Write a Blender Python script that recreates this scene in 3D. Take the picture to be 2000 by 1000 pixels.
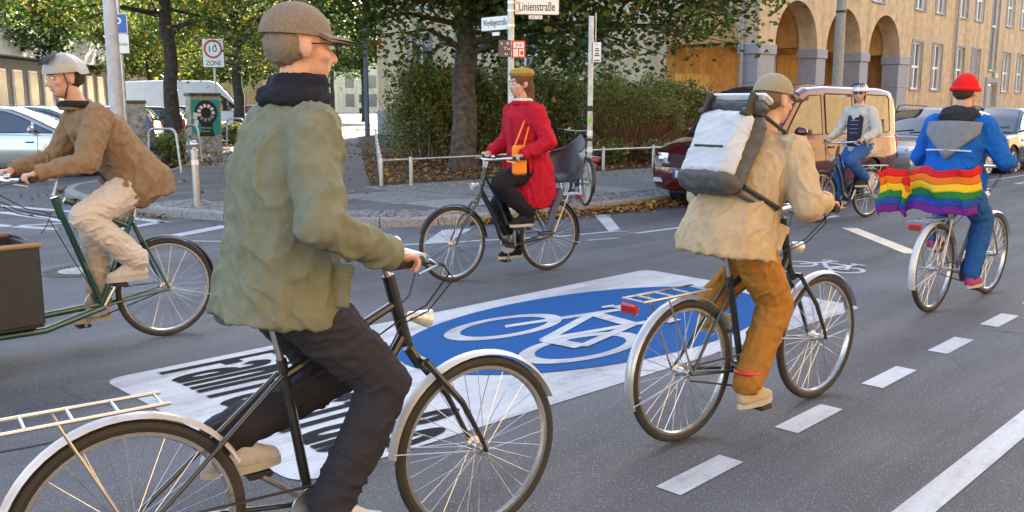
import bpy, bmesh, math, random
import numpy as np
from mathutils import Vector, Matrix, noise
PI = math.pi
for o in list(bpy.data.objects): bpy.data.objects.remove(o)
S = bpy.context.scene
COL = S.collection
random.seed(7); RNG = np.random.default_rng(7)
# ------------------------------------------------------------ camera, sky, sun, exposure
CAM_H = 1.6
cam = bpy.data.cameras.new('camera'); cam.lens = 32.04; cam.sensor_width = 36; cam.clip_start = .05; cam.clip_end = 900
camo = bpy.data.objects.new('camera', cam); COL.objects.link(camo); S.camera = camo
F_PX = 1780.; PITCH = math.atan(296/F_PX)
_up = np.array([0, -math.cos(PITCH), -math.sin(PITCH)])
_X = np.array([1770., -296., F_PX]); _X -= _up*(_X@_up); _X /= np.linalg.norm(_X)
_Y = np.cross(_up, _X)
if _Y[2] < 0: _Y = -_Y
RM = np.array([_X, _Y, _up])
r_, d_, f_ = RM@np.array([1, 0, 0]), RM@np.array([0, 1, 0]), RM@np.array([0, 0, 1])
camo.matrix_world = Matrix(((r_[0], -d_[0], -f_[0], 0), (r_[1], -d_[1], -f_[1], 0), (r_[2], -d_[2], -f_[2], CAM_H), (0, 0, 0, 1)))
SUN_AZ = math.atan2(.60, .80); SUN_EL = math.radians(27)      # towards the sun, over the corner building
W = bpy.data.worlds.new('World'); S.world = W; W.use_nodes = True
nt = W.node_tree; bg = nt.nodes['Background']
sky = nt.nodes.new('ShaderNodeTexSky'); sky.sky_type = 'NISHITA'; sky.sun_disc = False
sky.sun_elevation = SUN_EL; sky.sun_rotation = PI/2-SUN_AZ; sky.air_density = 1.0; sky.dust_density = 1.5
nt.links.new(sky.outputs[0], bg.inputs[0]); bg.inputs[1].default_value = .15
sl = bpy.data.lights.new('sun', 'SUN'); sl.energy = 5.0; sl.angle = math.radians(.6); sl.color = (1, .90, .74)
slo = bpy.data.objects.new('sun', sl); COL.objects.link(slo)
slo.rotation_euler = Vector((math.cos(SUN_AZ)*math.cos(SUN_EL), math.sin(SUN_AZ)*math.cos(SUN_EL), math.sin(SUN_EL))).to_track_quat('Z', 'Y').to_euler()
S.view_settings.view_transform = 'Standard'; S.view_settings.look = 'None'; S.view_settings.gamma = 1
S.view_settings.use_curve_mapping = False
S.view_settings.exposure = 2.25
S.view_settings.use_white_balance = True; S.view_settings.white_balance_temperature = 6850; S.view_settings.white_balance_tint = 10   # balanced for open shade
S.render.engine = 'CYCLES'; S.cycles.max_bounces = 6; S.cycles.diffuse_bounces = 4; S.cycles.glossy_bounces = 3; S.cycles.transparent_max_bounces = 6
S.cycles.transmission_bounces = 3; S.cycles.use_denoising = True; S.cycles.sample_clamp_indirect = 6; S.cycles.caustics_reflective = False; S.cycles.caustics_refractive = False

def gp(px, py, z=0.):
    "the place on the level z that the photograph shows at a pixel (used only to read positions off the plan)"
    r = RM@np.array([px-1000., py-500., F_PX]); t = (z-CAM_H)/r[2]
    return Vector((r[0]*t, r[1]*t, z))
def gd(px, d, z=0.):
    "place at pixel column px, d metres in front of the camera"
    lat = (px-1000.)/F_PX*d; fh = Vector((f_[0], f_[1], 0)).normalized(); rr = Vector((r_[0], r_[1], 0))
    p = rr*lat+fh*d; return Vector((p.x, p.y, z))
# ------------------------------------------------------------ materials
MATS = {}
def nodes_of(name):
    m = bpy.data.materials.new(name); m.use_nodes = True
    t = m.node_tree; b = t.nodes['Principled BSDF']; return m, t, b
def M(name, col, rough=.6, metal=0., var=.12, scale=6., bump=0., bscale=80., spec=.5, coat=0., detail=6., col2=None, lo=.35, hi=.65, alpha=None, trans=0.):
    if name in MATS: return MATS[name]
    m, t, b = nodes_of(name); L = t.links.new
    tc = t.nodes.new('ShaderNodeTexCoord')
    n = t.nodes.new('ShaderNodeTexNoise'); n.inputs['Scale'].default_value = scale; n.inputs['Detail'].default_value = detail
    L(tc.outputs['Object'], n.inputs['Vector'])
    cr = t.nodes.new('ShaderNodeValToRGB'); e = cr.color_ramp.elements
    c2 = col2 if col2 else tuple(min(1, c*(1+var)) for c in col)
    c1 = col if col2 else tuple(c*(1-var) for c in col)
    e[0].color = (*c1, 1); e[1].color = (*c2, 1); e[0].position = lo; e[1].position = hi
    L(n.outputs[0], cr.inputs[0]); L(cr.outputs[0], b.inputs['Base Color'])
    b.inputs['Roughness'].default_value = rough; b.inputs['Metallic'].default_value = metal
    b.inputs['Specular IOR Level'].default_value = spec; b.inputs['Coat Weight'].default_value = coat; b.inputs['Coat Roughness'].default_value = .04
    if trans: b.inputs['Transmission Weight'].default_value = trans
    if bump:
        n2 = t.nodes.new('ShaderNodeTexNoise'); n2.inputs['Scale'].default_value = bscale; n2.inputs['Detail'].default_value = 5
        L(tc.outputs['Object'], n2.inputs['Vector'])
        bp = t.nodes.new('ShaderNodeBump'); bp.inputs['Strength'].default_value = min(1, bump); bp.inputs['Distance'].default_value = .01
        L(n2.outputs[0], bp.inputs['Height']); L(bp.outputs[0], b.inputs['Normal'])
    MATS[name] = m; return m
def M_leaf(name, stops, trans=.35, rough=.5):
    "leaf colours vary from leaf to leaf; light passes through"
    m, t, b = nodes_of(name); L = t.links.new
    g = t.nodes.new('ShaderNodeNewGeometry'); cr = t.nodes.new('ShaderNodeValToRGB')
    e = cr.color_ramp.elements
    while len(e) < len(stops): e.new(.5)
    for k, (p, c) in enumerate(stops): e[k].position = p; e[k].color = (*c, 1)
    L(g.outputs['Random Per Island'], cr.inputs[0]); L(cr.outputs[0], b.inputs['Base Color'])
    b.inputs['Roughness'].default_value = rough; b.inputs['Specular IOR Level'].default_value = .3
    tr = t.nodes.new('ShaderNodeBsdfTranslucent'); L(cr.outputs[0], tr.inputs[0])
    mx = t.nodes.new('ShaderNodeMixShader'); mx.inputs[0].default_value = trans
    L(b.outputs[0], mx.inputs[1]); L(tr.outputs[0], mx.inputs[2]); L(mx.outputs[0], t.nodes['Material Output'].inputs[0])
    return m
def M_asphalt(name, base, speck=.28, big=.25, speck_scale=95):
    m, t, b = nodes_of(name); L = t.links.new
    tc = t.nodes.new('ShaderNodeTexCoord')
    def noise_(s, d=6, r=.55):
        n = t.nodes.new('ShaderNodeTexNoise'); n.inputs['Scale'].default_value = s; n.inputs['Detail'].default_value = d; n.inputs['Roughness'].default_value = r
        L(tc.outputs['Object'], n.inputs['Vector']); return n.outputs[0]
    def ramp(src, a, c, ca, cb):
        r = t.nodes.new('ShaderNodeValToRGB'); e = r.color_ramp.elements; e[0].position = a; e[1].position = c; e[0].color = (*ca, 1); e[1].color = (*cb, 1); L(src, r.inputs[0]); return r.outputs[0]
    def mix(fac, a, c, typ='MIX'):
        x = t.nodes.new('ShaderNodeMix'); x.data_type = 'RGBA'; x.blend_type = typ
        if hasattr(fac, 'links'): L(fac, x.inputs[0])
        else: x.inputs[0].default_value = fac
        L(a, x.inputs[6]); L(c, x.inputs[7]); return x.outputs[2]
    c0 = ramp(noise_(.5, 5), .3, .7, tuple(x*(1-big) for x in base), tuple(x*(1+big) for x in base))
    fine = ramp(noise_(140, 3), .3, .7, (.42,)*3, (1.65,)*3)
    c1 = mix(1., c0, fine, 'MULTIPLY')
    mp = t.nodes.new('ShaderNodeMapping'); mp.inputs['Scale'].default_value = (.16, 1.5, 1); mp.inputs['Rotation'].default_value = (0, 0, .05); L(tc.outputs['Object'], mp.inputs[0])
    nt_ = t.nodes.new('ShaderNodeTexNoise'); nt_.inputs['Scale'].default_value = 1.1; nt_.inputs['Detail'].default_value = 7; nt_.inputs['Roughness'].default_value = .6; L(mp.outputs[0], nt_.inputs['Vector'])
    c1 = mix(1., c1, ramp(nt_.outputs[0], .32, .68, (.66,)*3, (1.26,)*3), 'MULTIPLY')
    vc = t.nodes.new('ShaderNodeTexVoronoi'); vc.feature = 'DISTANCE_TO_EDGE'; vc.inputs['Scale'].default_value = .33
    wp_ = t.nodes.new('ShaderNodeTexNoise'); wp_.inputs['Scale'].default_value = 1.6; wp_.inputs['Detail'].default_value = 8; L(tc.outputs['Object'], wp_.inputs['Vector'])
    ad_ = t.nodes.new('ShaderNodeVectorMath'); ad_.operation = 'ADD'; L(tc.outputs['Object'], ad_.inputs[0]); sc_ = t.nodes.new('ShaderNodeVectorMath'); sc_.operation = 'SCALE'; sc_.inputs['Scale'].default_value = .9; L(wp_.outputs['Color'], sc_.inputs[0]); L(sc_.outputs[0], ad_.inputs[1]); L(ad_.outputs[0], vc.inputs['Vector'])
    ck = ramp(vc.outputs[0], .0016, .0034, (1,)*3, (0,)*3); gate = ramp(noise_(.22, 2), .50, .56, (0,)*3, (.8,)*3); cm = t.nodes.new('ShaderNodeMath'); cm.operation = 'MULTIPLY'; L(ck, cm.inputs[0]); L(gate, cm.inputs[1])
    dk = t.nodes.new('ShaderNodeRGB'); dk.outputs[0].default_value = (.018, .018, .02, 1); c1 = mix(cm.outputs[0], c1, dk.outputs[0])
    v = t.nodes.new('ShaderNodeTexVoronoi'); v.inputs['Scale'].default_value = speck_scale; L(tc.outputs['Object'], v.inputs['Vector'])
    sp = ramp(v.outputs['Distance'], .12, .24, (1,)*3, (0,)*3)
    sel = t.nodes.new('ShaderNodeSeparateColor'); L(v.outputs['Color'], sel.inputs[0])
    th = t.nodes.new('ShaderNodeMath'); th.operation = 'GREATER_THAN'; th.inputs[1].default_value = .60; L(sel.outputs[0], th.inputs[0])
    mm = t.nodes.new('ShaderNodeMath'); mm.operation = 'MULTIPLY'; L(sp, mm.inputs[0]); L(th.outputs[0], mm.inputs[1])
    rgb = t.nodes.new('ShaderNodeRGB'); rgb.outputs[0].default_value = (speck, speck, speck*1.02, 1)
    c2 = mix(mm.outputs[0], c1, rgb.outputs[0])
    L(c2, b.inputs['Base Color']); b.inputs['Roughness'].default_value = .82; b.inputs['Specular IOR Level'].default_value = .35
    bp = t.nodes.new('ShaderNodeBump'); bp.inputs['Strength'].default_value = .5; bp.inputs['Distance'].default_value = .006
    L(noise_(120, 4), bp.inputs['Height']); L(bp.outputs[0], b.inputs['Normal'])
    MATS[name] = m; return m
def M_paint(name, col, wear=.5, rough=.6, dark=(.07, .072, .08)):
    "road paint: grey scuffs and bare grains of asphalt"
    m, t, b = nodes_of(name); L = t.links.new
    tc = t.nodes.new('ShaderNodeTexCoord')
    def noise_(s, d, st=None):
        n = t.nodes.new('ShaderNodeTexNoise'); n.inputs['Scale'].default_value = s; n.inputs['Detail'].default_value = d; n.inputs['Roughness'].default_value = .65
        if st:
            mp = t.nodes.new('ShaderNodeMapping'); mp.inputs['Scale'].default_value = st; L(tc.outputs['Object'], mp.inputs[0]); L(mp.outputs[0], n.inputs['Vector'])
        else: L(tc.outputs['Object'], n.inputs['Vector'])
        return n.outputs[0]
    def ramp(src, a, c, ca, cb):
        r = t.nodes.new('ShaderNodeValToRGB'); e = r.color_ramp.elements; e[0].position = a; e[1].position = c; e[0].color = (ca,)*3+(1,); e[1].color = (cb,)*3+(1,); L(src, r.inputs[0]); return r.outputs[0]
    g = ramp(noise_(150, 3), .62, .69, 0, wear)
    s = ramp(noise_(1.6, 8, (.35, 2.6, 1)), .45, .75, 0, .60*wear)
    s2 = ramp(noise_(9, 6), .52, .72, 0, .30*wear); a2 = t.nodes.new('ShaderNodeMath'); a2.operation = 'ADD'; L(s, a2.inputs[0]); L(s2, a2.inputs[1]); s = a2.outputs[0]
    ad = t.nodes.new('ShaderNodeMath'); ad.operation = 'ADD'; ad.use_clamp = True; L(g, ad.inputs[0]); L(s, ad.inputs[1])
    x = t.nodes.new('ShaderNodeMix'); x.data_type = 'RGBA'; x.inputs[6].default_value = (*col, 1); x.inputs[7].default_value = (*dark, 1)
    L(ad.outputs[0], x.inputs[0]); L(x.outputs[2], b.inputs['Base Color']); b.inputs['Roughness'].default_value = rough; b.inputs['Specular IOR Level'].default_value = .35
    bp = t.nodes.new('ShaderNodeBump'); bp.inputs['Strength'].default_value = .3; bp.inputs['Distance'].default_value = .004
    L(noise_(130, 4), bp.inputs['Height']); L(bp.outputs[0], b.inputs['Normal'])
    MATS[name] = m; return m
def M_glass(name, col=(.03, .04, .05), rough=.03):
    return M(name, col, rough, 0, .05, 2, spec=.9, coat=.6)
def M_clear(name, tint=(.75, .85, .88)):
    "see-through pane"
    if name in MATS: return MATS[name]
    m, t, b = nodes_of(name); L = t.links.new
    tr = t.nodes.new('ShaderNodeBsdfTransparent'); tr.inputs[0].default_value = (*tint, 1)
    gl = t.nodes.new('ShaderNodeBsdfGlossy'); gl.inputs['Roughness'].default_value = .02
    fr = t.nodes.new('ShaderNodeFresnel'); fr.inputs[0].default_value = 1.6
    mx = t.nodes.new('ShaderNodeMixShader'); L(fr.outputs[0], mx.inputs[0]); L(tr.outputs[0], mx.inputs[1]); L(gl.outputs[0], mx.inputs[2])
    L(mx.outputs[0], t.nodes['Material Output'].inputs[0]); MATS[name] = m; return m
# ------------------------------------------------------------ mesh builder
class MB:
    def __init__(s): s.v = []; s.f = []; s.mi = []; s.cur = 0
    def add(s, vs, fs):
        b = len(s.v); s.v += [tuple(v) for v in vs]
        for f in fs: s.f.append(tuple(b+i for i in f)); s.mi.append(s.cur)
        return s
    def box(s, c, d, rz=0., ax=None):
        x, y, z = d[0]/2, d[1]/2, d[2]/2; c = Vector(c)
        vs = [Vector((i*x, j*y, k*z)) for i in (-1, 1) for j in (-1, 1) for k in (-1, 1)]
        if ax is not None: vs = [ax@v for v in vs]
        elif rz: R = Matrix.Rotation(rz, 3, 'Z'); vs = [R@v for v in vs]
        return s.add([v+c for v in vs], [(0, 1, 3, 2), (4, 6, 7, 5), (0, 4, 5, 1), (2, 3, 7, 6), (0, 2, 6, 4), (1, 5, 7, 3)])
    def bbox(s, c, d, b=.01, rz=0., ax=None):
        "box with chamfered edges"
        c = Vector(c); h = [x/2 for x in d]; b = min(b, *[x*.95 for x in h]); vs = []; idx = {}
        for i in (-1, 1):
            for j in (-1, 1):
                for k in (-1, 1):
                    for a in range(3):
                        p = [i*(h[0]-b), j*(h[1]-b), k*(h[2]-b)]; p[a] = (i, j, k)[a]*h[a]
                        idx[(i, j, k, a)] = len(vs); vs.append(Vector(p))
        R = ax if ax is not None else (Matrix.Rotation(rz, 3, 'Z') if rz else None)
        if R is not None: vs = [R@v for v in vs]
        fs = []
        for a in range(3):
            o = [q for q in range(3) if q != a]
            for sg in (-1, 1):
                q = []
                for (u, w) in ((-1, -1), (1, -1), (1, 1), (-1, 1)):
                    k = [0, 0, 0]; k[a] = sg; k[o[0]] = u; k[o[1]] = w; q.append(idx[(*k, a)])
                fs.append(q)
        for a in range(3):
            o = [q for q in range(3) if q != a]
            for u in (-1, 1):
                for w in (-1, 1):
                    k1 = [0, 0, 0]; k2 = [0, 0, 0]; k1[a] = -1; k2[a] = 1
                    for k in (k1, k2): k[o[0]] = u; k[o[1]] = w
                    fs.append([idx[(*k1, o[0])], idx[(*k2, o[0])], idx[(*k2, o[1])], idx[(*k1, o[1])]])
        for i in (-1, 1):
            for j in (-1, 1):
                for k in (-1, 1): fs.append([idx[(i, j, k, a)] for a in range(3)])
        return s.add([v+c for v in vs], fs)
    def tube(s, pts, r, n=8, caps=True, closed=False, flat=1.):
        pts = [Vector(p) for p in pts]; k = len(pts)
        rs = list(r) if hasattr(r, '__len__') else [r]*k
        prev = None; rings = []
        for i, p in enumerate(pts):
            if closed: t = pts[(i+1) % k]-pts[i-1]
            else: t = pts[min(i+1, k-1)]-pts[max(i-1, 0)]
            t = t.normalized() if t.length > 1e-9 else Vector((0, 0, 1))
            if prev is None:
                u = t.cross(Vector((0, 0, 1)));
                if u.length < .05: u = t.cross(Vector((0, 1, 0)))
            else:
                u = prev-t*prev.dot(t)
            u.normalize(); w = t.cross(u); prev = u
            rings.append([p+(u*math.cos(a)+w*math.sin(a)*flat)*rs[i] for a in [2*PI*j/n for j in range(n)]])
        vs = [v for q in rings for v in q]; fs = []
        for i in range(k if closed else k-1):
            a, b = i*n, ((i+1) % k)*n
            for j in range(n): fs.append((a+j, a+(j+1) % n, b+(j+1) % n, b+j))
        if caps and not closed: fs += [tuple(range(n-1, -1, -1)), tuple((k-1)*n+j for j in range(n))]
        return s.add(vs, fs)
    def lathe(s, prof, c=(0, 0, 0), n=24, axis='Z', ax=None, caps=True):
        "prof: (radius, height)"
        c = Vector(c); vs = []
        for (r, h) in prof:
            for j in range(n):
                a = 2*PI*j/n; p = Vector((r*math.cos(a), r*math.sin(a), h))
                if axis == 'Y': p = Vector((p.x, p.z, p.y))
                elif axis == 'X': p = Vector((p.z, p.x, p.y))
                if ax is not None: p = ax@p
                vs.append(p+c)
        fs = []
        for i in range(len(prof)-1):
            for j in range(n): fs.append((i*n+j, i*n+(j+1) % n, (i+1)*n+(j+1) % n, (i+1)*n+j))
        if caps: fs += [tuple(range(n-1, -1, -1)), tuple((len(prof)-1)*n+j for j in range(n))]
        return s.add(vs, fs)
    def ell(s, c, r, n=14, m=9, ax=None):
        c = Vector(c); vs = []; fs = []
        vs.append(Vector((0, 0, r[2])))
        for i in range(1, m):
            th = PI*i/m
            for j in range(n):
                a = 2*PI*j/n; vs.append(Vector((r[0]*math.sin(th)*math.cos(a), r[1]*math.sin(th)*math.sin(a), r[2]*math.cos(th))))
        vs.append(Vector((0, 0, -r[2]))); last = len(vs)-1
        for j in range(n):
            fs.append((0, 1+j, 1+(j+1) % n)); fs.append((last, 1+(m-2)*n+(j+1) % n, 1+(m-2)*n+j))
        for i in range(m-2):
            for j in range(n): fs.append((1+i*n+j, 1+(i+1)*n+j, 1+(i+1)*n+(j+1) % n, 1+i*n+(j+1) % n))
        if ax is not None: vs = [ax@v for v in vs]
        return s.add([v+c for v in vs], fs)
    def cone(s, p0, r0, p1, r1, n=12):
        "tapered limb with round ends"
        p0, p1 = Vector(p0), Vector(p1); t = (p1-p0)
        if t.length < 1e-6: return s.ell(p0, (r0, r0, r0))
        t.normalize(); pts = []; rs = []
        for a in (80, 50, 25): pts.append(p0-t*r0*math.sin(math.radians(a))); rs.append(r0*math.cos(math.radians(a)))
        pts += [p0, p1]; rs += [r0, r1]
        for a in (25, 50, 80): pts.append(p1+t*r1*math.sin(math.radians(a))); rs.append(r1*math.cos(math.radians(a)))
        return s.tube(pts, rs, n)
    def prism(s, poly, z0, z1):
        n = len(poly); vs = [(*p[:2], z0) for p in poly]+[(*p[:2], z1) for p in poly]
        return s.add(vs, [tuple(range(n-1, -1, -1)), tuple(range(n, 2*n))]+[(i, (i+1) % n, n+(i+1) % n, n+i) for i in range(n)])
    def grid(s, P, close=False):
        "P[i][j] points"
        a, b = len(P), len(P[0]); vs = [p for q in P for p in q]; fs = []
        for i in range(a-1):
            for j in range(b if close else b-1): fs.append((i*b+j, i*b+(j+1) % b, (i+1)*b+(j+1) % b, (i+1)*b+j))
        return s.add(vs, fs)
    def loft(s, rings):
        n = len(rings[0]); s.grid(rings, True); b = len(s.v)-n*len(rings)
        s.f += [tuple(b+j for j in range(n-1, -1, -1)), tuple(b+(len(rings)-1)*n+j for j in range(n))]; s.mi += [s.cur]*2
        return s
    def torus(s, c, R, r, n=40, m=8, axis='Y', flat=1.):
        c = Vector(c); pts = []
        for i in range(n):
            a = 2*PI*i/n; p = (R*math.cos(a), R*math.sin(a))
            pts.append(c+Vector({'Y': (p[0], 0, p[1]), 'X': (0, p[0], p[1]), 'Z': (p[0], p[1], 0)}[axis]))
        return s.tube(pts, r, m, False, True, flat)
    def mesh(s, name, smooth=True, ang=35):
        me = bpy.data.meshes.new(name); me.from_pydata(s.v, [], s.f)
        bm = bmesh.new(); bm.from_mesh(me); bmesh.ops.recalc_face_normals(bm, faces=bm.faces); bm.to_mesh(me); bm.free()
        if smooth:
            me.shade_smooth(); me.set_sharp_from_angle(angle=math.radians(ang))
        return me
    def build(s, name, mat, parent=None, smooth=True, ang=35):
        me = s.mesh(name, smooth, ang)
        if isinstance(mat, (list, tuple)):
            for q in mat: me.materials.append(q)
            for p, i in zip(me.polygons, s.mi): p.material_index = i
        elif mat: me.materials.append(mat)
        return link(name, me, parent)
def link(name, data, parent=None):
    o = bpy.data.objects.new(name, data); COL.objects.link(o)
    if parent is not None: o.parent = parent
    return o
def tag(o, label=None, cat=None, group=None, kind=None):
    if label: o['label'] = label
    if cat: o['category'] = cat
    if group: o['group'] = group
    if kind: o['kind'] = kind
    return o
def thing(name, label, cat, loc=(0, 0, 0), rz=0., group=None):
    o = link(name, None); o.location = loc; o.rotation_euler = (0, 0, rz); o.empty_display_size = .2
    return tag(o, label, cat, group)
def structure(o): o['kind'] = 'structure'; return o
def stuff(o): o['kind'] = 'stuff'; return o
def copy_tree(o, parent=None):
    c = o.copy(); COL.objects.link(c); c.parent = parent
    for ch in list(o.children): copy_tree(ch, c)
    return c
def raw_mesh(name, V, Fc, mat, parent=None, smooth=False):
    "numpy arrays straight to a mesh; Fc is (n,k)"
    me = bpy.data.meshes.new(name); n, k = Fc.shape
    me.vertices.add(len(V)); me.vertices.foreach_set('co', np.ascontiguousarray(V, dtype=np.float32).ravel())
    me.loops.add(n*k); me.loops.foreach_set('vertex_index', np.ascontiguousarray(Fc, dtype=np.int32).ravel())
    me.polygons.add(n); me.polygons.foreach_set('loop_start', np.arange(0, n*k, k, dtype=np.int32))
    try: me.polygons.foreach_set('loop_total', np.full(n, k, dtype=np.int32))
    except Exception: pass
    me.update(calc_edges=True); me.validate()
    if smooth: me.shade_smooth()
    me.materials.append(mat); return link(name, me, parent)
# ============================================================ the setting
m_road = M_asphalt('asphalt', (.098, .101, .108), .46)
m_side = M_asphalt('side_asphalt', (.100, .098, .097), .24, .25, 70)
m_white = M_paint('road_white', (.50, .52, .54), .85)
m_carpet = M_paint('carpet_white', (.48, .505, .53), 1.0)
m_blue = M_paint('carpet_blue', (.006, .085, .27), .30)
m_black = M_paint('carpet_black', (.022, .023, .027), .2)
m_black.node_tree.nodes['Principled BSDF'].inputs['Specular IOR Level'].default_value = .08; m_black.node_tree.nodes['Principled BSDF'].inputs['Roughness'].default_value = .95
for q_ in (m_blue,): q_.node_tree.nodes['Principled BSDF'].inputs['Specular IOR Level'].default_value = .12; q_.node_tree.nodes['Principled BSDF'].inputs['Roughness'].default_value = .85
m_granite = M('granite', (.26, .255, .245), .75, var=.3, scale=40, bump=.5, bscale=120)
m_slab = M('slab', (.20, .198, .195), .8, var=.25, scale=14, bump=.4, bscale=150)
m_slab2 = M('slab_pale', (.28, .275, .265), .8, var=.25, scale=14, bump=.4, bscale=150)
m_cobble = M('cobble', (.21, .205, .2), .75, var=.45, scale=9, bump=.4, bscale=140)
m_sand = M('joint_sand', (.07, .066, .06), .95, var=.3, scale=30, bump=.6)
m_soil = M('soil', (.055, .042, .03), .95, var=.4, scale=12, bump=.9, bscale=50)
def sheet(name, poly, z, mat, parent=None):
    mb = MB(); n = len(poly); mb.add([(p[0], p[1], z) for p in poly], [tuple(range(n))]); return mb.build(name, mat, parent, False)
road = structure(sheet('road', [(-300, -300), (400, -300), (400, 400), (-300, 400)], 0, m_road))
tag(road, 'dark grey asphalt carriageway of the junction')
# ---- kerb line (near edge), from the right along the main street, round the corner and up to the parking nib
KB = [(75, 8.0), (40, 8.15), (24, 8.4), (13, 8.64), (10.5, 8.8), (8.6, 8.98), (7.6, 9.28), (6.95, 9.85), (6.5, 10.7), (6.15, 11.7), (5.85, 12.7), (5.70, 13.7), (5.66, 14.8), (5.72, 15.9), (5.95, 17.0), (6.45, 17.95), (7.3, 18.7), (8.4, 19.5), (9.6, 20.5), (11.0, 22.5), (26, 43.6), (60, 91)]
PB = [(75, 60), (60, 91)]
PZ = .12
mb = MB(); poly = [(p[0], p[1]) for p in KB]
inner = []
for i, p in enumerate(KB):
    a = Vector(KB[max(i-1, 0)]); b = Vector(KB[min(i+1, len(KB)-1)]); t = (b-a).normalized(); nrm = Vector((t.y, -t.x)); 
    inner.append((p[0]+nrm.x*.14, p[1]+nrm.y*.14))
pav = MB(); ip = inner+[(75, 91)]
pav.add([(*p, PZ-.004) for p in ip], [tuple(range(len(ip)))])
pavement = structure(pav.build('pavement', m_side, None, False)); tag(pavement, 'raised grey pavement round the corner with granite kerb')
# kerb stones, one object each
def poly_walk(P, step, start=0.):
    P = [Vector(p) for p in P]; out = []; acc = 0; nxt = start
    for a, b in zip(P[:-1], P[1:]):
        l = (b-a).length
        while nxt <= acc+l: out.append((a+(b-a)*((nxt-acc)/l), (b-a).normalized())); nxt += step
        acc += l
    return out
fine = poly_walk(KB, .05)
k = 0; ln = 22
while k+ln < len(fine) and k < 1750:
    L_ = 22 if fine[k][0].x > 9 or fine[k][0].y > 18 else 16
    if fine[k][0].x > 46: L_ = 60
    seg = fine[k:k+L_+1]; a = seg[0][0]; b = seg[-1][0]
    if len(seg) < 2: break
    mbk = MB(); g_ = .006; dz = random.uniform(-.004, .004)
    ks = [0, L_//3, 2*L_//3, L_]; P0 = []; P1 = []
    for q in ks:
        if q >= len(seg): q = len(seg)-1
        p, t = seg[q]; nrm = Vector((t.y, -t.x)); off = g_ if q == 0 else (-g_ if q == ks[-1] else 0)
        P0.append(p+t*off); P1.append(p+t*off+nrm*.15)
    rows = []
    for p, w in zip(P0, P1):
        d = (w-p).normalized()
        rows.append([(p.x, p.y, -.02), (p.x+d.x*.006, p.y+d.y*.006, PZ-.022+dz), (p.x+d.x*.026, p.y+d.y*.026, PZ+.002+dz), (w.x, w.y, PZ+.004+dz), (w.x, w.y, -.02)])
    mbk.loft(rows); mbk.build('kerb_stone', m_granite, pavement, True, 30); k += L_
# ---- cobble strips and slabs behind the kerb
def cobbles(name, path, off0, off1, s, z, label):
    mb = MB(); base = MB(); rnd = random.Random(3)
    W_ = poly_walk(path, s)
    for (p, t) in W_:
        nrm = Vector((t.y, -t.x)); o = off0+s*.5+rnd.uniform(0, s*.3)
        while o < off1-s*.3:
            c = p+nrm*o+t*rnd.uniform(-.2, .2)*s
            h = s*.5*rnd.uniform(.78, .93); h2 = s*.5*rnd.uniform(.78, .93); zz = z+rnd.uniform(.0, .014); r = rnd.uniform(-.25, .25)
            e1 = Vector((t.x*math.cos(r)-t.y*math.sin(r), t.x*math.sin(r)+t.y*math.cos(r))); e2 = Vector((e1.y, -e1.x))
            lo = [(c+e1*a*h+e2*b*h2) for a, b in ((-1, -1), (1, -1), (1, 1), (-1, 1))]; hi = [(c+e1*a*h*.72+e2*b*h2*.72) for a, b in ((-1, -1), (1, -1), (1, 1), (-1, 1))]
            mb.add([(q.x, q.y, z-.012) for q in lo]+[(q.x, q.y, zz) for q in hi]+[(c.x, c.y, zz+.004)], [(0, 1, 5, 4), (1, 2, 6, 5), (2, 3, 7, 6), (3, 0, 4, 7), (4, 5, 8), (5, 6, 8), (6, 7, 8), (7, 4, 8)])
            o += s*rnd.uniform(.95, 1.05)
    a = [p+Vector((t.y, -t.x))*off0 for p, t in W_[::4]]; b = [p+Vector((t.y, -t.x))*off1 for p, t in W_[::4]]
    base.grid([[(q.x, q.y, z-.006) for q in a], [(q.x, q.y, z-.006) for q in b]])
    base.build('joint_bed', m_sand, pavement, False)
    o = mb.build(name, m_cobble, pavement, True, 50); stuff(o); o['label'] = label; return o
main_k = [p for p in KB if p[1] <= 9.9]           # along the main street
corner_k = [p for p in KB if p[1] >= 9.2 and p[1] <= 16.5]
cobbles('cobblestones', [(30, 8.3), (24, 8.4), (13, 8.64), (10.5, 8.8), (8.6, 8.98), (7.9, 9.17)], .15, .80, .095, PZ+.004, 'small grey cobbles between kerb and slabs')
cobbles('cobblestones', [(7.9, 9.17), (7.5, 9.32), (6.95, 9.85), (6.5, 10.7), (6.15, 11.7), (5.85, 12.7), (5.72, 13.6)], .15, 1.0, .11, PZ+.004, 'grey cobbles round the corner behind the kerb')
cobbles('cobblestones', [(30, 11.3), (18, 11.75), (13, 12.1), (9.8, 12.55)], .0, .95, .085, PZ+.004, 'small pale cobbles in front of the low rail')
rnd = random.Random(5)
yk = lambda x: float(np.interp(x, [8.6, 10.5, 13, 24, 40], [8.98, 8.8, 8.64, 8.4, 8.15]))
slab_bed = sheet('joint_bed', [(8.6, yk(8.6)+.8), (30, yk(30)+.8), (30, 11.3), (18, 11.75), (13, 12.1), (9.6, 12.55)], PZ+.001, m_sand, pavement)
x = 8.7
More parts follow.
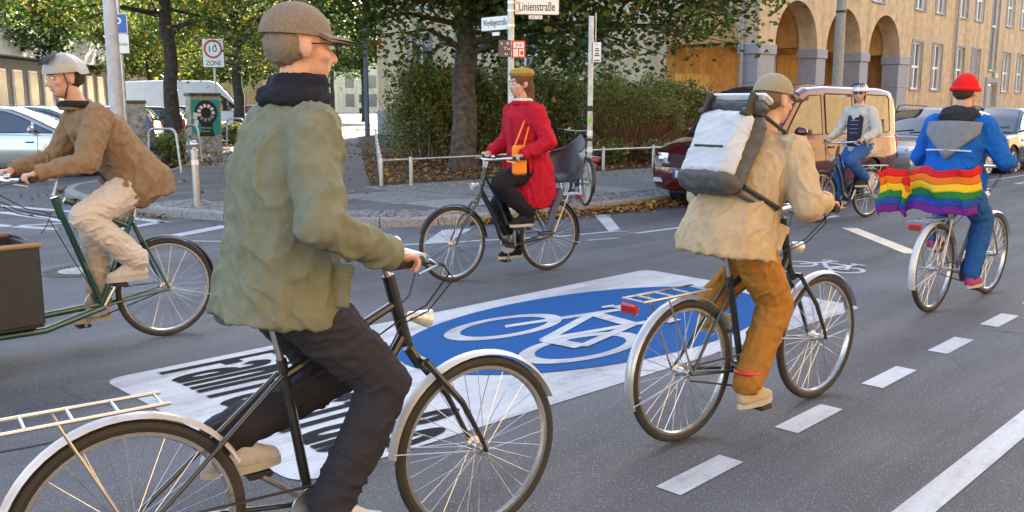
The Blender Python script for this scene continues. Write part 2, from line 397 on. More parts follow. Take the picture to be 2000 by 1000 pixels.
while x < 29:
    w = rnd.choice([.72, .8, .95, 1.1]); y0 = yk(x)+.82; y1 = float(np.interp(x, [9.8, 13, 18, 30], [12.55, 12.1, 11.75, 11.3]))-.02
    n = 2 if rnd.random() < .35 else 3; cuts = [0]+sorted(rnd.uniform(.28, .38)*(q+1) if n == 3 else rnd.uniform(.45, .55) for q in range(n-1))+[1]
    for a, b in zip(cuts[:-1], cuts[1:]):
        ya, yb = y0+(y1-y0)*a, y0+(y1-y0)*b; mbs = MB(); sk = -.12
        ax_ = Matrix.Rotation(-.04, 3, 'Z')
        mbs.bbox((x+w/2+sk*((ya+yb)/2-10), (ya+yb)/2, PZ-.018+rnd.uniform(-.003, .004)), (w-.014, yb-ya-.014, .05), .006, ax=ax_)
        mbs.build('paving_slab', rnd.choice([m_slab, m_slab, m_slab2]), pavement, False)
    x += w
# ---- planted bed behind the rail
bed = structure(sheet('planted_bed', [(9.95, 13.35), (18.5, 12.62), (28.05, 12.35), (28.05, 36.8), (26.9, 37.0)], PZ+.002, m_soil)); tag(bed, 'brown earth bed strewn with leaves under the hedge')
# ---- road markings
def mark(name, pts, label, mat=None, z=.004, cat='road marking', group=None):
    o = sheet(name, [(p[0], p[1]) for p in pts], z, mat or m_white); tag(o, label, cat, group); return o
def line_strip(name, pts, w, label, z=.004, group=None):
    pts = [Vector(p[:2]) for p in pts]; L0 = []; L1 = []
    for i, p in enumerate(pts):
        a = pts[max(i-1, 0)]; b = pts[min(i+1, len(pts)-1)]; t = (b-a).normalized(); n = Vector((-t.y, t.x)); L0.append(p+n*w/2); L1.append(p-n*w/2)
    mb = MB(); mb.grid([[(p.x, p.y, z) for p in L0], [(p.x, p.y, z) for p in L1]]); o = mb.build(name, m_white, None, False); return tag(o, label, 'road marking', group)
names_ = ['nearest the bottom edge', 'second from the bottom', 'third from the bottom', 'fourth from the bottom', 'fifth from the bottom', 'sixth from the bottom, by the right edge']
for i in range(-1, 14):
    x0 = 3.03+i*1.012
    lab = ('white lane dash %s of the dashed line' % names_[i]) if 0 <= i < 6 else 'white lane dash of the dashed line, outside the picture'
    if i < 0 or i > 5: continue
    mark('lane_dash', [(x0, 1.995), (x0+.5, 1.995), (x0+.5, 2.12), (x0, 2.12)], lab, group='white lane dashes')
line_strip('lane_line', [(-2, 1.245), (40, 1.245)], .125, 'solid white lane line in the lower right corner')
# parking lane line with its kinks, on the far side of the road
line_strip('parking_line', [(5.6, 8.62), (7.0, 7.95), (8.35, 7.33), (9.22, 7.12), (9.2, 6.83), (10.5, 6.70), (15.7, 6.6), (23, 6.25), (60, 5.6)], .075, 'thin white parking line zigzagging along the far kerb')
mark('parking_bar', [(9.06, 7.16), (9.34, 7.20), (10.50, 8.32), (10.28, 8.40)], 'white bar running from the parking line to the leafy kerb', z=.006)
mark('parking_bar', [(6.75, 8.08), (7.05, 7.95), (8.05, 8.62), (7.7, 8.8)], 'white block marking by the kerb behind the red-coated cyclist', z=.006)
line_strip('short_dash', [(8.3, 6.88), (8.72, 6.74)], .05, 'short thin white tick below the parking line')
for i, x0 in enumerate([9.4, 12.1, 14.2, 16.3, 18.4, 20.5]):
    mark('guide_dash', [(x0, 5.98-.05*i), (x0+.62, 5.95-.05*i), (x0+.62, 5.84-.05*i), (x0, 5.87-.05*i)], ['white guide dash left of the rear wheel of the beige rider', 'white guide dash by the helmeted woman\'s front wheel', 'white guide dash behind the helmeted woman', 'white guide dash in front of the rainbow flag', 'white guide dash right of the rainbow flag', 'farthest white guide dash by the parked silver car'][i], group='far guide dashes')
line_strip('stripe', [(3.2, 18.9), (4.2, 17.4), (5.16, 14.2), (5.55, 12.1)], .16, 'curved white stripe nearest the pavement nib')
line_strip('stripe', [(3.2, 16.3), (4.36, 14.95), (4.8, 12.1)], .17, 'second white stripe from the pavement nib')
line_strip('stripe', [(3.0, 14.8), (3.7, 13.7), (4.25, 12.4)], .16, 'third white stripe, crossing the left edge')
line_strip('stripe', [(3.9, 13.2), (4.75, 12.9)], .1, 'thin white cross stripe between two long stripes')
line_strip('stripe', [(4.6, 11.75), (5.55, 12.2)], .15, 'white stripe joining the long stripes to the kerb')
line_strip('stripe', [(5.0, 10.75), (5.95, 11.15)], .22, 'broad white bar beside the rear wheel of the cargo bike')
line_strip('stripe', [(4.55, 10.7), (5.3, 9.8), (6.0, 9.3)], .05, 'thin white stripe ending behind the green-coated man')
mark('pale_streak', [(11.5, 5.22), (11.6, 5.05), (10.1, 3.66), (9.96, 3.80)], 'pale cream streak on the asphalt before the flag bike', M_paint('cream_streak', (.72, .62, .45), .5), .004)  # flat cream quad lying just above the asphalt
# ---- the big painted carpet
CA = [Vector(p) for p in ((2.0, 5.33), (1.98, 3.22), (7.06, 2.98), (7.2, 5.22))]
def rounded(P, r, n=6):
    out = []; k = len(P)
    for i in range(k):
        p = P[i]; a = (P[i-1]-p).normalized(); b = (P[(i+1) % k]-p).normalized()
        A = p+a*r; B = p+b*r
        for j in range(n+1):
            t = j/n; out.append(A*(1-t)**2+p*2*t*(1-t)+B*t*t)
    return out
carpet = thing('bicycle_street_marking', 'big white road carpet with blue oval, bicycle and black lettering', 'road marking')
sheet('white_field', rounded(CA, .14), .004, m_carpet, carpet)
def bil(u, v):
    "u along the street 0..1, v from right (0) to left (1)"
    a = CA[1].lerp(CA[2], u); b = CA[0].lerp(CA[3], u); return a.lerp(b, v)
oc = Vector((5.16, 4.15)); rot = -.055
def ov(x, y): c, s = math.cos(rot), math.sin(rot); return Vector((oc.x+c*x-s*y, oc.y+s*x+c*y))
sheet('blue_oval', [ov(1.72*math.cos(a), .90*math.sin(a)) for a in [2*PI*k/72 for k in range(72)]], .008, m_blue, carpet)
def bike_symbol(mb, fn, z, w=.075):
    "fn maps symbol space (u right, v up; wheels r=1) to the ground"
    def ring(cx, cy, r, wd, n=36):
        o = [fn(cx+(r+wd/2)*math.cos(2*PI*k/n), cy+(r+wd/2)*math.sin(2*PI*k/n)) for k in range(n+1)]
        i = [fn(cx+(r-wd/2)*math.cos(2*PI*k/n), cy+(r-wd/2)*math.sin(2*PI*k/n)) for k in range(n+1)]
        mb.grid([[(p.x, p.y, z) for p in o], [(p.x, p.y, z) for p in i]])
    def bar(a, b, wd, dz=0):
        a = Vector(a); b = Vector(b); t = (b-a).normalized(); n = Vector((-t.y, t.x))*wd/2
        q = [fn(*(a+n)), fn(*(b+n)), fn(*(b-n)), fn(*(a-n))]; mb.add([(p.x, p.y, z+dz) for p in q], [(0, 1, 2, 3)])
    g = .27
    ring(-1.55, 0, .92, g); ring(1.55, 0, .92, g)
    front, rear, bb, head, seat = (-1.55, 0), (1.55, 0), (.35, -.1), (-.95, 1.55), (.85, 1.45)
    for k, (a, b) in enumerate(((front, (-.72, 2.15)), (head, bb), (head, seat), (bb, (1.02, 2.0)), (bb, rear), (rear, seat))): bar(a, b, g, .0006*(k+1))
    bar((-1.15, 2.2), (-.35, 2.2), g, .0045); bar((-1.2, 2.2), (-1.3, 1.95), g*.9, .005); bar((.6, 2.05), (1.5, 2.05), g*1.1, .0055)
mbk = MB(); bike_symbol(mbk, lambda u, v: ov(-.62+v*.50, -.02-u*.245), .012); mbk.build('bicycle_symbol', m_carpet, carpet, False)
mbk = MB(); bike_symbol(mbk, lambda u, v: Vector((8.55+v*.17-u*.005, 4.05-u*.16-v*.02)), .004); tag(mbk.build('bicycle_symbol', m_white, None, False), 'small white bicycle symbol painted beyond the big carpet', 'road marking')
def text_mesh(name, body, fn, mat, parent=None, width=None, z=0., bold=0.0, space=1.):
    "flat lettering; fn maps (u 0..1, v 0..1) to a point"
    cu = bpy.data.curves.new(name, 'FONT'); cu.body = body; cu.size = 1; cu.resolution_u = 4; cu.offset = bold; cu.space_character = space
    ob = bpy.data.objects.new(name, cu); COL.objects.link(ob); dg = bpy.context.evaluated_depsgraph_get()
    me = bpy.data.meshes.new_from_object(ob.evaluated_get(dg)); bpy.data.objects.remove(ob)
    xs = [v.co.x for v in me.vertices]; ys = [v.co.y for v in me.vertices]
    x0, x1 = min(xs), max(xs); y0, y1 = min(ys), max(ys)
    for v in me.vertices: v.co = fn((v.co.x-x0)/(x1-x0), (v.co.y-y0)/(y1-y0))
    me.materials.clear(); me.materials.append(mat); me.update(); return link(name, me, parent)
GLYPH = {'F': (.52, [[(.09, 0), (.09, 1)], [(.0, .905), (.46, .905)], [(.1, .5), (.40, .5)]]),
    'a': (.56, [[(.05, .56), (.13, .64), (.24, .655), (.36, .60), (.39, .46), (.39, 0)], [(.40, .39), (.22, .39), (.09, .30), (.08, .15), (.18, .06), (.30, .08), (.40, .19)]]),
    'h': (.58, [[(.09, 0), (.09, 1)], [(.09, .46), (.16, .60), (.27, .65), (.37, .58), (.40, .44), (.40, 0)]]), 'r': (.44, [[(.09, 0), (.09, .72)], [(.09, .42), (.17, .58), (.26, .64), (.37, .62)]]),
    'd': (.58, [[(.41, 0), (.41, 1)], [(.41, .52), (.34, .63), (.22, .65), (.11, .55), (.08, .35), (.11, .15), (.22, .05), (.34, .08), (.41, .19)]]),
    's': (.52, [[(.39, .55), (.30, .64), (.19, .645), (.09, .56), (.12, .43), (.24, .36), (.36, .29), (.39, .16), (.29, .06), (.17, .055), (.06, .14)]]),
    't': (.46, [[(.17, .90), (.17, .24), (.20, .10), (.28, .06), (.38, .09)], [(.0, .62), (.37, .62)]]),
    'ß': (.60, [[(.09, 0), (.09, .72), (.14, .87), (.25, .93), (.35, .86), (.36, .72), (.25, .58), (.26, .49), (.38, .38), (.42, .22), (.36, .09), (.22, .05)]]),
    'e': (.54, [[(.09, .36), (.40, .36)], [(.40, .36), (.38, .52), (.30, .63), (.19, .64), (.10, .52), (.08, .34), (.11, .15), (.22, .055), (.33, .07), (.41, .16)]])}
word = 'Fahrradstraße'; adv = sum(GLYPH[c][0] for c in word); lm = MB(); x0 = 0; sk = 0
def letter_pt(u, v): q = Vector((2.29, 5.23)).lerp(Vector((2.25, 3.22)), u/adv); return Vector((q.x+.86*v, q.y-.035*v))
for c in word:
    for st in GLYPH[c][1]:
        P = [Vector(a) for a in st]
        if len(P) > 2:
            Q = []
            for k in range(len(P)-1):
                a, b, d, e = P[max(k-1, 0)], P[k], P[k+1], P[min(k+2, len(P)-1)]
                for f in (0, .25, .5, .75): Q.append(.5*((2*b)+(d-a)*f+(2*a-5*b+4*d-e)*f*f+(3*b-a-3*d+e)*f**3))
            P = Q+[P[-1]]
        L0, L1 = [], []
        for k, a in enumerate(P):
            t_ = (P[min(k+1, len(P)-1)]-P[max(k-1, 0)]).normalized(); n_ = Vector((-t_.y, t_.x))*.085; L0.append(letter_pt(x0+a.x+n_.x, a.y+n_.y*.8)); L1.append(letter_pt(x0+a.x-n_.x, a.y-n_.y*.8))
        z_ = .008+.0005*(sk % 4); sk += 1; lm.grid([[(q.x, q.y, z_) for q in L0], [(q.x, q.y, z_) for q in L1]])
    x0 += GLYPH[c][0]
lm.build('lettering', m_black, carpet, False)
# tar seams and manholes
m_tar = M('tar', (.02, .02, .022), .5, var=.2)
for i, (pts, lab) in enumerate((([(.9, 4.6), (1.35, 4.5), (1.7, 4.46), (1.96, 4.42)], 'black tar seam across the asphalt at the left edge'),)):
    o = line_strip('tar_seam', pts, .018, lab); o.data.materials.clear(); o.data.materials.append(m_tar); o['category'] = 'tar seam'
m_iron = M('cast_iron', (.06, .058, .055), .55, .6, var=.3, scale=20)
m_conc = M('concrete', (.34, .33, .31), .85, var=.2, scale=12, bump=.4)
def manhole(c, r, label):
    t = thing('manhole_cover', label, 'manhole', (c[0], c[1], 0))
    mb = MB(); mb.lathe([(r, -.01), (r, .006), (r*.93, .008), (r*.93, .004), (r*.60, .004)], n=48, caps=False); mb.build('ring', m_iron, t)
    mb = MB()
    for rr in (.66, .74, .82, .89):
        n = int(60*rr)
        for k in range(n):
            a = 2*PI*k/n; mb.box((r*rr*math.cos(a), r*rr*math.sin(a), .006), (.03*r/.3, .02*r/.3, .008), a)
    stuff(mb.build('studs', m_iron, t, False))
    mb = MB(); mb.lathe([(r*.58, -.01), (r*.58, .007), (r*.55, .009), (.001, .009)], n=40, caps=False); mb.build('lid', m_conc, t)
manhole((3.30, 9.12), .36, 'round manhole cover with pale lid under the cargo bike')
manhole((5.82, 7.95), .30, 'round manhole cover beside the green-coated man')
# ============================================================ buildings
def M_render(name, col, c2=None, bump=.5):
    m = M(name, col, .9, var=.12, scale=3.2, bump=bump, bscale=70, spec=.2); t = m.node_tree; b = t.nodes['Principled BSDF']; lk = b.inputs['Base Color'].links[0]; src = lk.from_socket
    tc = t.nodes.new('ShaderNodeTexCoord'); mp = t.nodes.new('ShaderNodeMapping'); mp.inputs['Scale'].default_value = (1.6, 1.6, .12); t.links.new(tc.outputs['Object'], mp.inputs[0])
    n = t.nodes.new('ShaderNodeTexNoise'); n.inputs['Scale'].default_value = 1.3; n.inputs['Detail'].default_value = 8; t.links.new(mp.outputs[0], n.inputs['Vector'])
    r = t.nodes.new('ShaderNodeValToRGB'); r.color_ramp.elements[0].position = .36; r.color_ramp.elements[1].position = .66; r.color_ramp.elements[0].color = (.80, .78, .76, 1); r.color_ramp.elements[1].color = (1.06, 1.06, 1.08, 1); t.links.new(n.outputs[0], r.inputs[0])
    x = t.nodes.new('ShaderNodeMix'); x.data_type = 'RGBA'; x.blend_type = 'MULTIPLY'; x.inputs[0].default_value = 1; t.links.new(src, x.inputs[6]); t.links.new(r.outputs[0], x.inputs[7]); t.links.new(x.outputs[2], b.inputs['Base Color']); return m
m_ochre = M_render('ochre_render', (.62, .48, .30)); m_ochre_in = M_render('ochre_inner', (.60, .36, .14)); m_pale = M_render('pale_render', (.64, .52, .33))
m_grey = M('grey_stone', (.33, .335, .375), .75, var=.06, scale=5, bump=.15); m_wframe = M('window_white', (.78, .78, .76), .4, var=.03)
m_trim = M('grey_trim', (.24, .26, .29), .6, var=.06); m_pane = M_glass('pane_glass', (.07, .09, .10)); m_curtain = M('curtain', (.55, .55, .53), .9, var=.15, scale=9)
m_zinc = M('zinc', (.30, .32, .34), .45, .5, var=.15); m_plinth = M('plinth_grey', (.27, .285, .31), .85, var=.12, scale=6, bump=.3)
m_roof = M('roof_tile', (.16, .07, .05), .8, var=.2); m_door = M('door_grey', (.42, .44, .47), .5, var=.05)
def wall_cells(mb, cuts_u, cuts_z, holes, P):
    us = sorted(set(cuts_u)); zs = sorted(set(cuts_z))
    for a, b in zip(us[:-1], us[1:]):
        for c, d in zip(zs[:-1], zs[1:]):
            m = ((a+b)/2, (c+d)/2)
            if any(h[0] < m[0] < h[1] and h[2] < m[1] < h[3] for h in holes): continue
            mb.add([P(a, c, 0), P(b, c, 0), P(b, d, 0), P(a, d, 0)], [(0, 1, 2, 3)])
    for h in holes:     # reveals
        for (p, q) in (((h[0], h[2]), (h[0], h[3])), ((h[1], h[2]), (h[1], h[3])), ((h[0], h[2]), (h[1], h[2])), ((h[0], h[3]), (h[1], h[3]))):
            mb.add([P(*p, 0), P(*q, 0), P(*q, -.22), P(*p, -.22)], [(0, 1, 2, 3)])
def window_obj(parent, h, P, style='double', blind=False):
    "frame > pane, sill, surround; P(u, z, out)"
    u0, u1, z0, z1 = h; w, hh = u1-u0, z1-z0
    def bar(mb, a, b, c, d, o0, o1):
        vs = [P(u, z, o) for o in (o0, o1) for (u, z) in ((a, c), (b, c), (b, d), (a, d))]
        mb.add(vs, [(3, 2, 1, 0), (4, 5, 6, 7), (0, 1, 5, 4), (1, 2, 6, 5), (2, 3, 7, 6), (3, 0, 4, 7)])
    fr = MB(); t = .07
    bar(fr, u0, u0+t, z0, z1, -.20, -.10); bar(fr, u1-t, u1, z0, z1, -.20, -.10)
    bar(fr, u0+t, u1-t, z0, z0+t, -.20, -.10); bar(fr, u0+t, u1-t, z1-t, z1, -.20, -.10)
    zm = z0+hh*.48
    bar(fr, u0+t, u1-t, zm-.05, zm+.05, -.195, -.085)
    um = (u0+u1)/2
    if style == 'double': bar(fr, um-.05, um+.05, z0+t, zm-.05, -.19, -.09); bar(fr, um-.04, um+.04, zm+.05, z1-t, -.19, -.09)
    w_ = fr.build('window', m_wframe, parent, False)
    pn = MB(); pn.add([P(u0+.02, z0+.02, -.165), P(u1-.02, z0+.02, -.165), P(u1-.02, z1-.02, -.165), P(u0+.02, z1-.02, -.165)], [(0, 1, 2, 3)]); pn.build('pane', m_pane, w_, False)
    if blind:
        bl = MB(); n = 26
        for k in range(n): bar(bl, u0+t, u1-t, z0+hh*.22+(hh*.76)*k/n, z0+hh*.22+(hh*.76)*(k+.86)/n, -.14, -.07)
        bl.build('roller_blind', M('blind_grey', (.26, .27, .27), .6), w_, False)
    s = MB(); bar(s, u0-.06, u1+.06, z0-.07, z0-.003, -.18, .07); s.build('sill', m_trim, w_, False)
    su = MB(); q = .10
    bar(su, u0-q, u0-.002, z0, z1+q, -.21, .03); bar(su, u1+.002, u1+q, z0, z1+q, -.21, .03); bar(su, u0, u1, z1+.002, z1+q, -.21, .028); su.build('surround', m_trim, w_, False)
    return w_
YF, XE = 16.0, 28.09; TOPZ = 19.5; SPR, AR = 3.62, 1.53
bld = thing('corner_building', 'ochre rendered corner building with arcade on grey pillars and tall windows', 'building', (XE, YF, 0))
bld_inv = Vector((-XE, -YF, 0))
def Pf(u, z, o): return (u-XE, -o, z)              # main front, facing the street
def Pe(u, z, o): return (-o, u-YF, z)              # end wall, facing left
piers = [(28.09, 29.23), (32.32, 33.06), (36.04, 36.80), (39.86, 40.92)]
opens = [(29.23, 32.32), (33.06, 36.04), (36.80, 39.86)]
PD = .72
def arch_wall(mb, ops, P, u_end0, u_end1, ztop, depth, spring=SPR):
    prev = u_end0
    for (a, b) in ops:
        if a > prev: mb.add([P(prev, spring, 0), P(a, spring, 0), P(a, ztop, 0), P(prev, ztop, 0)], [(0, 1, 2, 3)])
        c, R = (a+b)/2, (b-a)/2; n = 28; F0 = []; F1 = []; B0 = []; B1 = []
        for k in range(n+1):
            th = PI-PI*k/n; u = c+R*math.cos(th); z = spring+AR*1.04*math.sin(th)
            F0.append(P(u, z, 0)); F1.append(P(u, ztop, 0)); B0.append(P(u, z, -depth)); B1.append(P(u, ztop, -depth))
        mb.grid([F0, F1]); mb.grid([F0, B0]); mb.grid([B0, B1])
        prev = b
    if u_end1 > prev: mb.add([P(prev, spring, 0), P(u_end1, spring, 0), P(u_end1, ztop, 0), P(prev, ztop, 0)], [(0, 1, 2, 3)])
ZA = 5.45
wb = MB(); arch_wall(wb, opens, Pf, 28.09, 40.92, ZA, PD); wb.build('arcade_front', m_ochre, bld, True, 30)
wb = MB(); arch_wall(wb, [(16.72, 19.7)], Pe, 16.0, 19.7, ZA, PD); wb.build('arcade_end', m_pale, bld, True, 30)
# front above the arcade and right of it
fw = [41.2, 43.58, 46.5, 48.75, 53.55, 55.95, 60.2, 62.6, 66.0, 68.4, 72, 74.4]; W1 = 1.15
holes = [(u, u+W1, 2.27, 4.30) for u in fw]
for fl in (5.68, 9.1, 12.5):
    holes += [(u, u+W1, fl, fl+2.05) for u in fw+[29.6, 32.0, 34.4, 36.8]]
holes.append((51.35, 52.35, 3.32, 8.0)); holes.append((51.25, 52.6, .2, 2.62))
wb = MB(); hu = [h[0] for h in holes]+[h[1] for h in holes]; hz = [h[2] for h in holes]+[h[3] for h in holes]
wall_cells(wb, [40.92, 80]+[u for u in hu if u > 40.92], [0, ZA, TOPZ]+hz, [h for h in holes if h[0] > 40.92], Pf)
up_h = [h for h in holes if h[0] < 40.92]
wall_cells(wb, [28.09, 40.92]+[u for u in hu if u < 40.92], [ZA, TOPZ]+[z for h in up_h for z in h[2:]], up_h, Pf)
wb.build('front_wall', m_ochre, bld, False)
for h in holes[:-1]:
    if h[2] > 9 and h[0] > 58: continue
    window_obj(bld, h, Pf, 'double' if h[1]-h[0] > 1.05 else 'single', blind=(abs(h[0]-48.75) < .01 and h[2] < 3))
dr = MB(); dr.bbox((51.92-XE, .16, 1.4), (1.3, .06, 2.4), .01); d_ = dr.build('door', m_door, bld); hd = MB(); hd.bbox((51.5-XE, .10, 1.2), (.03, .05, .3), .01); hd.build('handle', m_zinc, d_)
mb = MB(); mb.box((51.1-XE, -.04, 1.42), (.26, .1, 2.6)); mb.box((52.75-XE, -.04, 1.42), (.26, .1, 2.6)); mb.box((51.92-XE, -.04, 2.85), (1.92, .1, .26)); mb.build('door_surround', m_grey, bld, False)
mb = MB(); mb.bbox((52.2-XE, -.1, 3.08), (.32, .12, .28), .02); mb.build('house_number_lamp', M('lamp_box', (.55, .60, .45), .4), bld)
# pillars
for (a, b) in piers:
    mb = MB(); w = b-a-.004; c = (a+b)/2-XE
    for (z0, z1) in ((0, 1.15), (1.165, 2.30), (2.315, 3.28)): mb.bbox((c, PD/2, (z0+z1)/2), (w, PD, z1-z0), .012)
    mb.box((c, PD/2, 1.6), (w-.05, PD-.05, 3.1))
    pl = mb.build('pillar', m_grey, bld, False)
    mb = MB(); mb.bbox((c, PD/2, 3.45), (w+.10, PD+.10, .335), .015); mb.build('capital', m_grey, pl, False)
# inside of the arcade
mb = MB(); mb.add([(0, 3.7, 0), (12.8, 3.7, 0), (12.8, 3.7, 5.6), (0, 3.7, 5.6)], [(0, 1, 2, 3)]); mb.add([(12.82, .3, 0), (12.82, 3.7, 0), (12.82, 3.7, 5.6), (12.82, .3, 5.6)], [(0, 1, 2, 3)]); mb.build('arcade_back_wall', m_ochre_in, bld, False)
# groin vaults
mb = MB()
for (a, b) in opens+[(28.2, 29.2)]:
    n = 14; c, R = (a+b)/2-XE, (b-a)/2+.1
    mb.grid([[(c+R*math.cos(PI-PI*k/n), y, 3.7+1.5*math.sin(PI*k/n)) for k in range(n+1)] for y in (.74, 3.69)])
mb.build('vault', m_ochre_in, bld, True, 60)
for u in (34.1, 37.5):
    def Pb(uu, z, o): return (uu-XE, 3.66-o*.3, z)
    window_obj(bld, (u+1.0, u+2.0, 2.0, 4.05), Pb)
mb = MB(); mb.bbox((36.0-XE-.6, 3.55, 1.4), (.8, .1, 2.7), .01); mb.build('arcade_door', M('brown_door', (.10, .055, .03), .5), bld)
# end wall (pale) with windows, plinth
eh = [(22.6, 24.25, 2.55, 4.75), (26.05, 27.7, 2.55, 4.75), (29.4, 31.05, 2.55, 4.75), (32.8, 34.4, 2.55, 4.75)]
eh += [(a, b, z+3.45*k, z2+3.45*k) for (a, b, z, z2) in eh for k in (1, 2, 3)]
wb = MB(); wall_cells(wb, [19.7, 36.85]+[u for h in eh for u in h[:2]], [0, TOPZ]+[z for h in eh for z in h[2:]], eh, Pe)
wall_cells(wb, [16.0, 19.7], [ZA, TOPZ], [], Pe); wb.build('end_wall', m_pale, bld, False)
for h in eh: window_obj(bld, h, Pe)
mb = MB(); mb.box((-.03, (36.85+19.8)/2-YF, .66), (.05, 36.85-19.8, 1.3)); mb.box((6, 36.87-YF, .66), (12.1, .05, 1.3)); mb.build('plinth', m_plinth, bld, False)
mb = MB(); mb.add([(0, 20.85, 0), (12, 20.85, 0), (12, 20.85, TOPZ), (0, 20.85, TOPZ)], [(0, 1, 2, 3)]); mb.add([(12, 20.85, 0), (12, 12, 0), (12, 12, TOPZ), (12, 20.85, TOPZ)], [(0, 1, 2, 3)]); mb.add([(12, 12, 0), (51.9, 12, 0), (51.9, 12, TOPZ), (12, 12, TOPZ)], [(0, 1, 2, 3)]); mb.build('court_wall', m_pale, bld, False)
mb = MB(); mb.add([(-.5, -.5, TOPZ), (52, -.5, TOPZ), (52, 12.5, TOPZ), (12.5, 12.5, TOPZ), (12.5, 21.3, TOPZ), (-.5, 21.3, TOPZ)], [(0, 1, 2, 3, 4, 5)]); mb.build('roof', m_roof, bld, False)
# poster on the arcade wall, meter boxes, downpipes
mb = MB(); p0 = gp(1, 1); mb.box((1.7, 3.69, 2.42), (2.3, .012, .62)); ps = mb.build('painted_panel', M('panel_yellow', (.72, .50, .16), .8), bld, False)
mb = MB(); rnd = random.Random(11)
for k in range(16):
    x = .95+k*.085+rnd.uniform(-.05, .05); z = 2.42+rnd.uniform(-.1, .1); mb.tube([(x, 3.68, z), (x+rnd.uniform(-.1, .12), 3.68, z+rnd.uniform(-.2, .2)), (x+rnd.uniform(-.05, .2), 3.68, z+rnd.uniform(-.18, .18))], .012, 4)
mb.build('graffiti_scrawl', M('scrawl_black', (.05, .04, .03), .8), ps, False)
for y in (20.0, 20.75): mb = MB(); mb.bbox((-.06, y-YF+.1, 2.25), (.12, .36, .40), .02); mb.build('meter_box', M('meter_blue', (.25, .35, .42), .5), bld)
for (pos, r) in (((-.12, .55), .06), ((46.15-XE, -.12), .055)):
    mb = MB(); mb.tube([(pos[0], pos[1], .2), (pos[0], pos[1], TOPZ)], r, 12)
    for z in (1.1, 3.0, 5.0, 7.5, 10): mb.lathe([(r*1.15, z-.03), (r*1.15, z+.03)], (pos[0], pos[1], 0), 12)
    mb.build('downpipe', m_zinc, bld)
# the sunlit row across the street, behind the camera: seen in the cars' paint
op = thing('opposite_building', 'sunlit ochre apartment row across the street, behind the photographer', 'building', (-30, -11, 0))
def Po(u, z, o): return (u+30, o, z)
oh = [(u, u+1.2, z, z+2.0) for u in np.arange(-24, 62, 3.6) for z in (2.2, 5.6, 9.0, 12.4)]
wb = MB(); wall_cells(wb, [-30, 70]+[u for h in oh for u in h[:2]], [0, 16]+[z for h in oh for z in h[2:]], oh, Po)
wb.add([(0, 0, 16), (100, 0, 16), (100, -12, 16), (0, -12, 16)], [(0, 1, 2, 3)]); wb.add([(0, -12, 0), (100, -12, 0), (100, -12, 16), (0, -12, 16)], [(0, 1, 2, 3)])
wb.add([(0, -12, 0), (0, 0, 0), (0, 0, 16), (0, -12, 16)], [(0, 1, 2, 3)]); wb.add([(100, -12, 0), (100, 0, 0), (100, 0, 16), (100, -12, 16)], [(0, 1, 2, 3)])
wb.build('wall', M_render('opposite_render', (.66, .46, .24)), op, False)
wp = MB()
for h in oh: wp.add([Po(h[0], h[2], -.2), Po(h[1], h[2], -.2), Po(h[1], h[3], -.2), Po(h[0], h[3], -.2)], [(0, 1, 2, 3)])
stuff(wp.build('window_panes', m_pane, op, False))
# low pavilion at the far left
pv0, pv1 = gd(-60, 44), gd(235, 66); t_ = (pv1-pv0); Lp = t_.length; ang = math.atan2(t_.y, t_.x)
pvl = thing('pavilion', 'low dark pavilion with tall pale windows and white roof edge', 'building', pv0, ang)
mb = MB(); mb.box((Lp/2, 4, 2.0), (Lp, 8, 4.0)); mb.build('wall', M('dark_cladding', (.10, .095, .095), .6, var=.2), pvl, False)
mb = MB(); mb.bbox((Lp/2, 3.9, 4.85), (Lp+1.2, 9.2, 1.5), .03); mb.build('roof_fascia', M('fascia_white', (.62, .64, .66), .6), pvl, False)
u = .8
while u < Lp-1.2:
    mb = MB(); mb.box((u+.55, -.04, 1.9), (1.15, .08, 3.1)); w_ = mb.build('window', m_wframe, pvl, False)
    mb = MB(); mb.box((u+.55, -.09, 1.9), (.98, .02, 2.92)); mb.build('pane', M('pavilion_pane', (.12, .135, .145), .3, var=.2, scale=1.5), w_, False)
    u += 2.0 if int(u/2) % 5 else 2.9
# the far end of the side street
fe = gd(600, 175); fb = thing('far_house', 'pale sunlit house closing the far end of the side street', 'building', fe, math.atan2(r_[1], r_[0])+.5)
mb = MB(); mb.box((6, 4, 6), (46, 8, 12)); mb.build('wall', M_render('far_cream', (.74, .62, .42)), fb, False)
for i in range(9):
    for z in (2.4, 6): mb = MB(); mb.box((-14+i*4.6, -.05, z), (1.7, .1, 2.4)); mb.build('window', m_pane, fb, False)
hb = gd(330, 120); b2 = thing('far_house', 'distant ochre house glimpsed between the trees on the left', 'building', hb, math.atan2(r_[1], r_[0]))
mb = MB(); mb.box((-4, 5, 5), (34, 10, 10)); mb.build('wall', M_render('far_ochre', (.55, .36, .15)), b2, False)
for i in range(8): mb = MB(); mb.box((-18+i*4, -.05, 2.6), (1.4, .1, 2)); mb.build('window', m_pane, b2, False)
